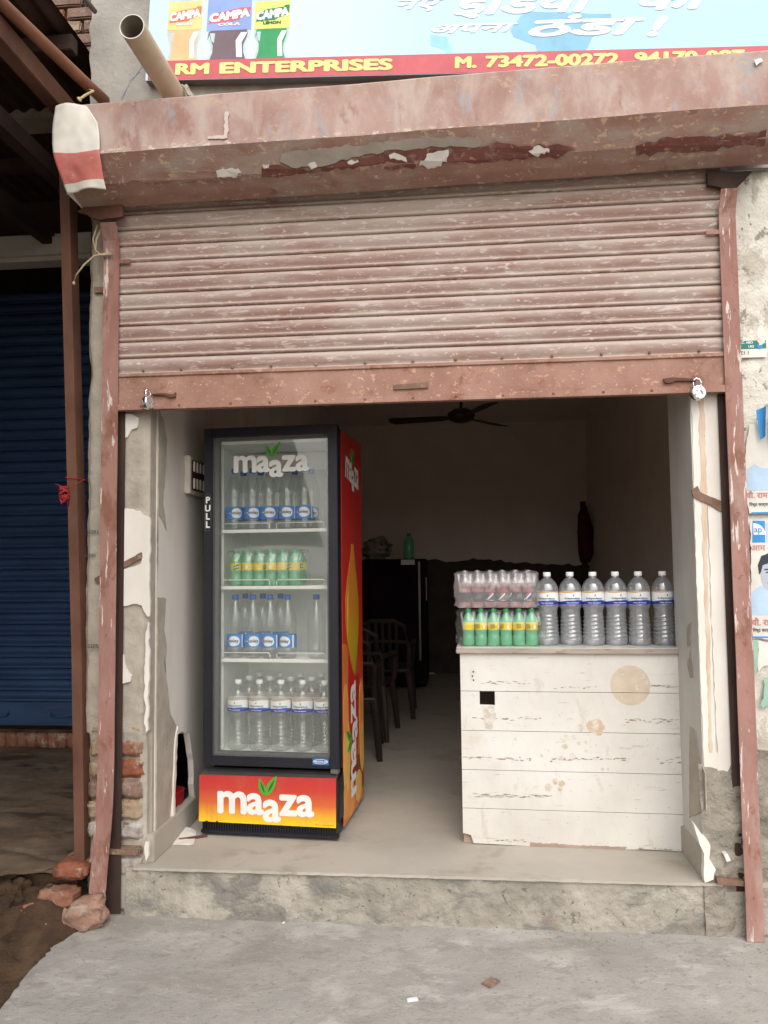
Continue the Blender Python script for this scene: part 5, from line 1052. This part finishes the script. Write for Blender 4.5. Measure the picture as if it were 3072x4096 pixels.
pr(PO2, [(hx-.03, hz+.008), (hx-.006, hz+.01), (hx-.006, hz+.015), (hx-.03, hz+.014)], 'poster_hair', .0016, 'brow_print'); pr(PO2, [(hx-.026, hz-.003), (hx-.010, hz-.003), (hx-.014, hz+.002), (hx-.022, hz+.002)], 'poster_hair', .0016, 'eye_print')
pr(PO2, [(hx-.024, hz-.048), (hx, hz-.042), (hx+.024, hz-.048), (hx, hz-.034)], 'poster_hair', .0016, 'moustache_print')
add('lettering', place(text('चौ. राम', .036, .0008, align='LEFT'), fy, n_[1][0]-.004, n_[1][1], d=.0018), 'poster_pink', PO2)
add('lettering', place(text('िरष्ठ कार्यकर्ता', .018, .0002, align='LEFT'), fy, n_[2][0], n_[2][1], d=.0018), 'ink', PO2)
pr(PO2, [(C1[2][0]-.004, C1[2][1]-.004), (XR-.01, C1[2][1]-.002), (XR-.01, C1[2][1]+.005), (C1[2][0]-.004, C1[2][1]+.003)], 'poster_blue')
g_ = [(2.832,1.225),(2.855,1.225),(2.846,1.098),(2.839,1.079),(2.829,1.093)]
t3 = paper('paper_scrap', 'narrow greenish strip of old paper below the posters', g_); t3.children[0].data.materials[0] = MT['poster_green']
g_ = [(2.855,1.223),(2.906,1.208),(2.902,1.117),(2.874,1.112),(2.852,1.088)]; paper('paper_scrap', 'white torn paper remnant below the lower poster', g_)
g_ = [(2.872,1.055),(2.900,1.074),(2.905,0.945),(2.862,0.935),(2.854,0.950),(2.869,0.978)]; t3 = paper('paper_scrap', 'ragged pale green paper remnant low on the wall', g_, .006); t3.children[0].data.materials[0] = MT['poster_green']
# litter and specks on the pavement
for k, (u, m_, s, lb) in enumerate((([(1.390,-0.600)][0], 'litter', .018, 'white scrap of paper on the pavement'), ([(1.676,-0.466)][0], 'grey_brick', .03, 'flat brown stone set in the pavement'), ([(0.791,-0.046)][0], 'litter', .008, 'white fleck by the step foot'))):
    o = add('litter' if m_ == 'litter' else 'pebble', rough_box(s*2, s*1.3, .006 if m_ == 'litter' else .012, k, .003, 2, .002), m_); o.location = (u[0], u[1], .004); o.rotation_euler = (0, 0, .6*k+.3); tag(o, lb, 'litter' if m_ == 'litter' else 'stone')
rr = random.Random(21); V = [[], []]
for k in range(260):
    x, y = rr.uniform(.0, 3.1), -abs(rr.gauss(.02, .3))-.03; s = rr.uniform(.0015, .005)
    V = join(V, move(rough_box(s*2, s*1.5, s, k, .001, 1, s*.2), (x, y, s*.4)))
tag(add('grit', V, 'grey_smear'), kind='stuff')
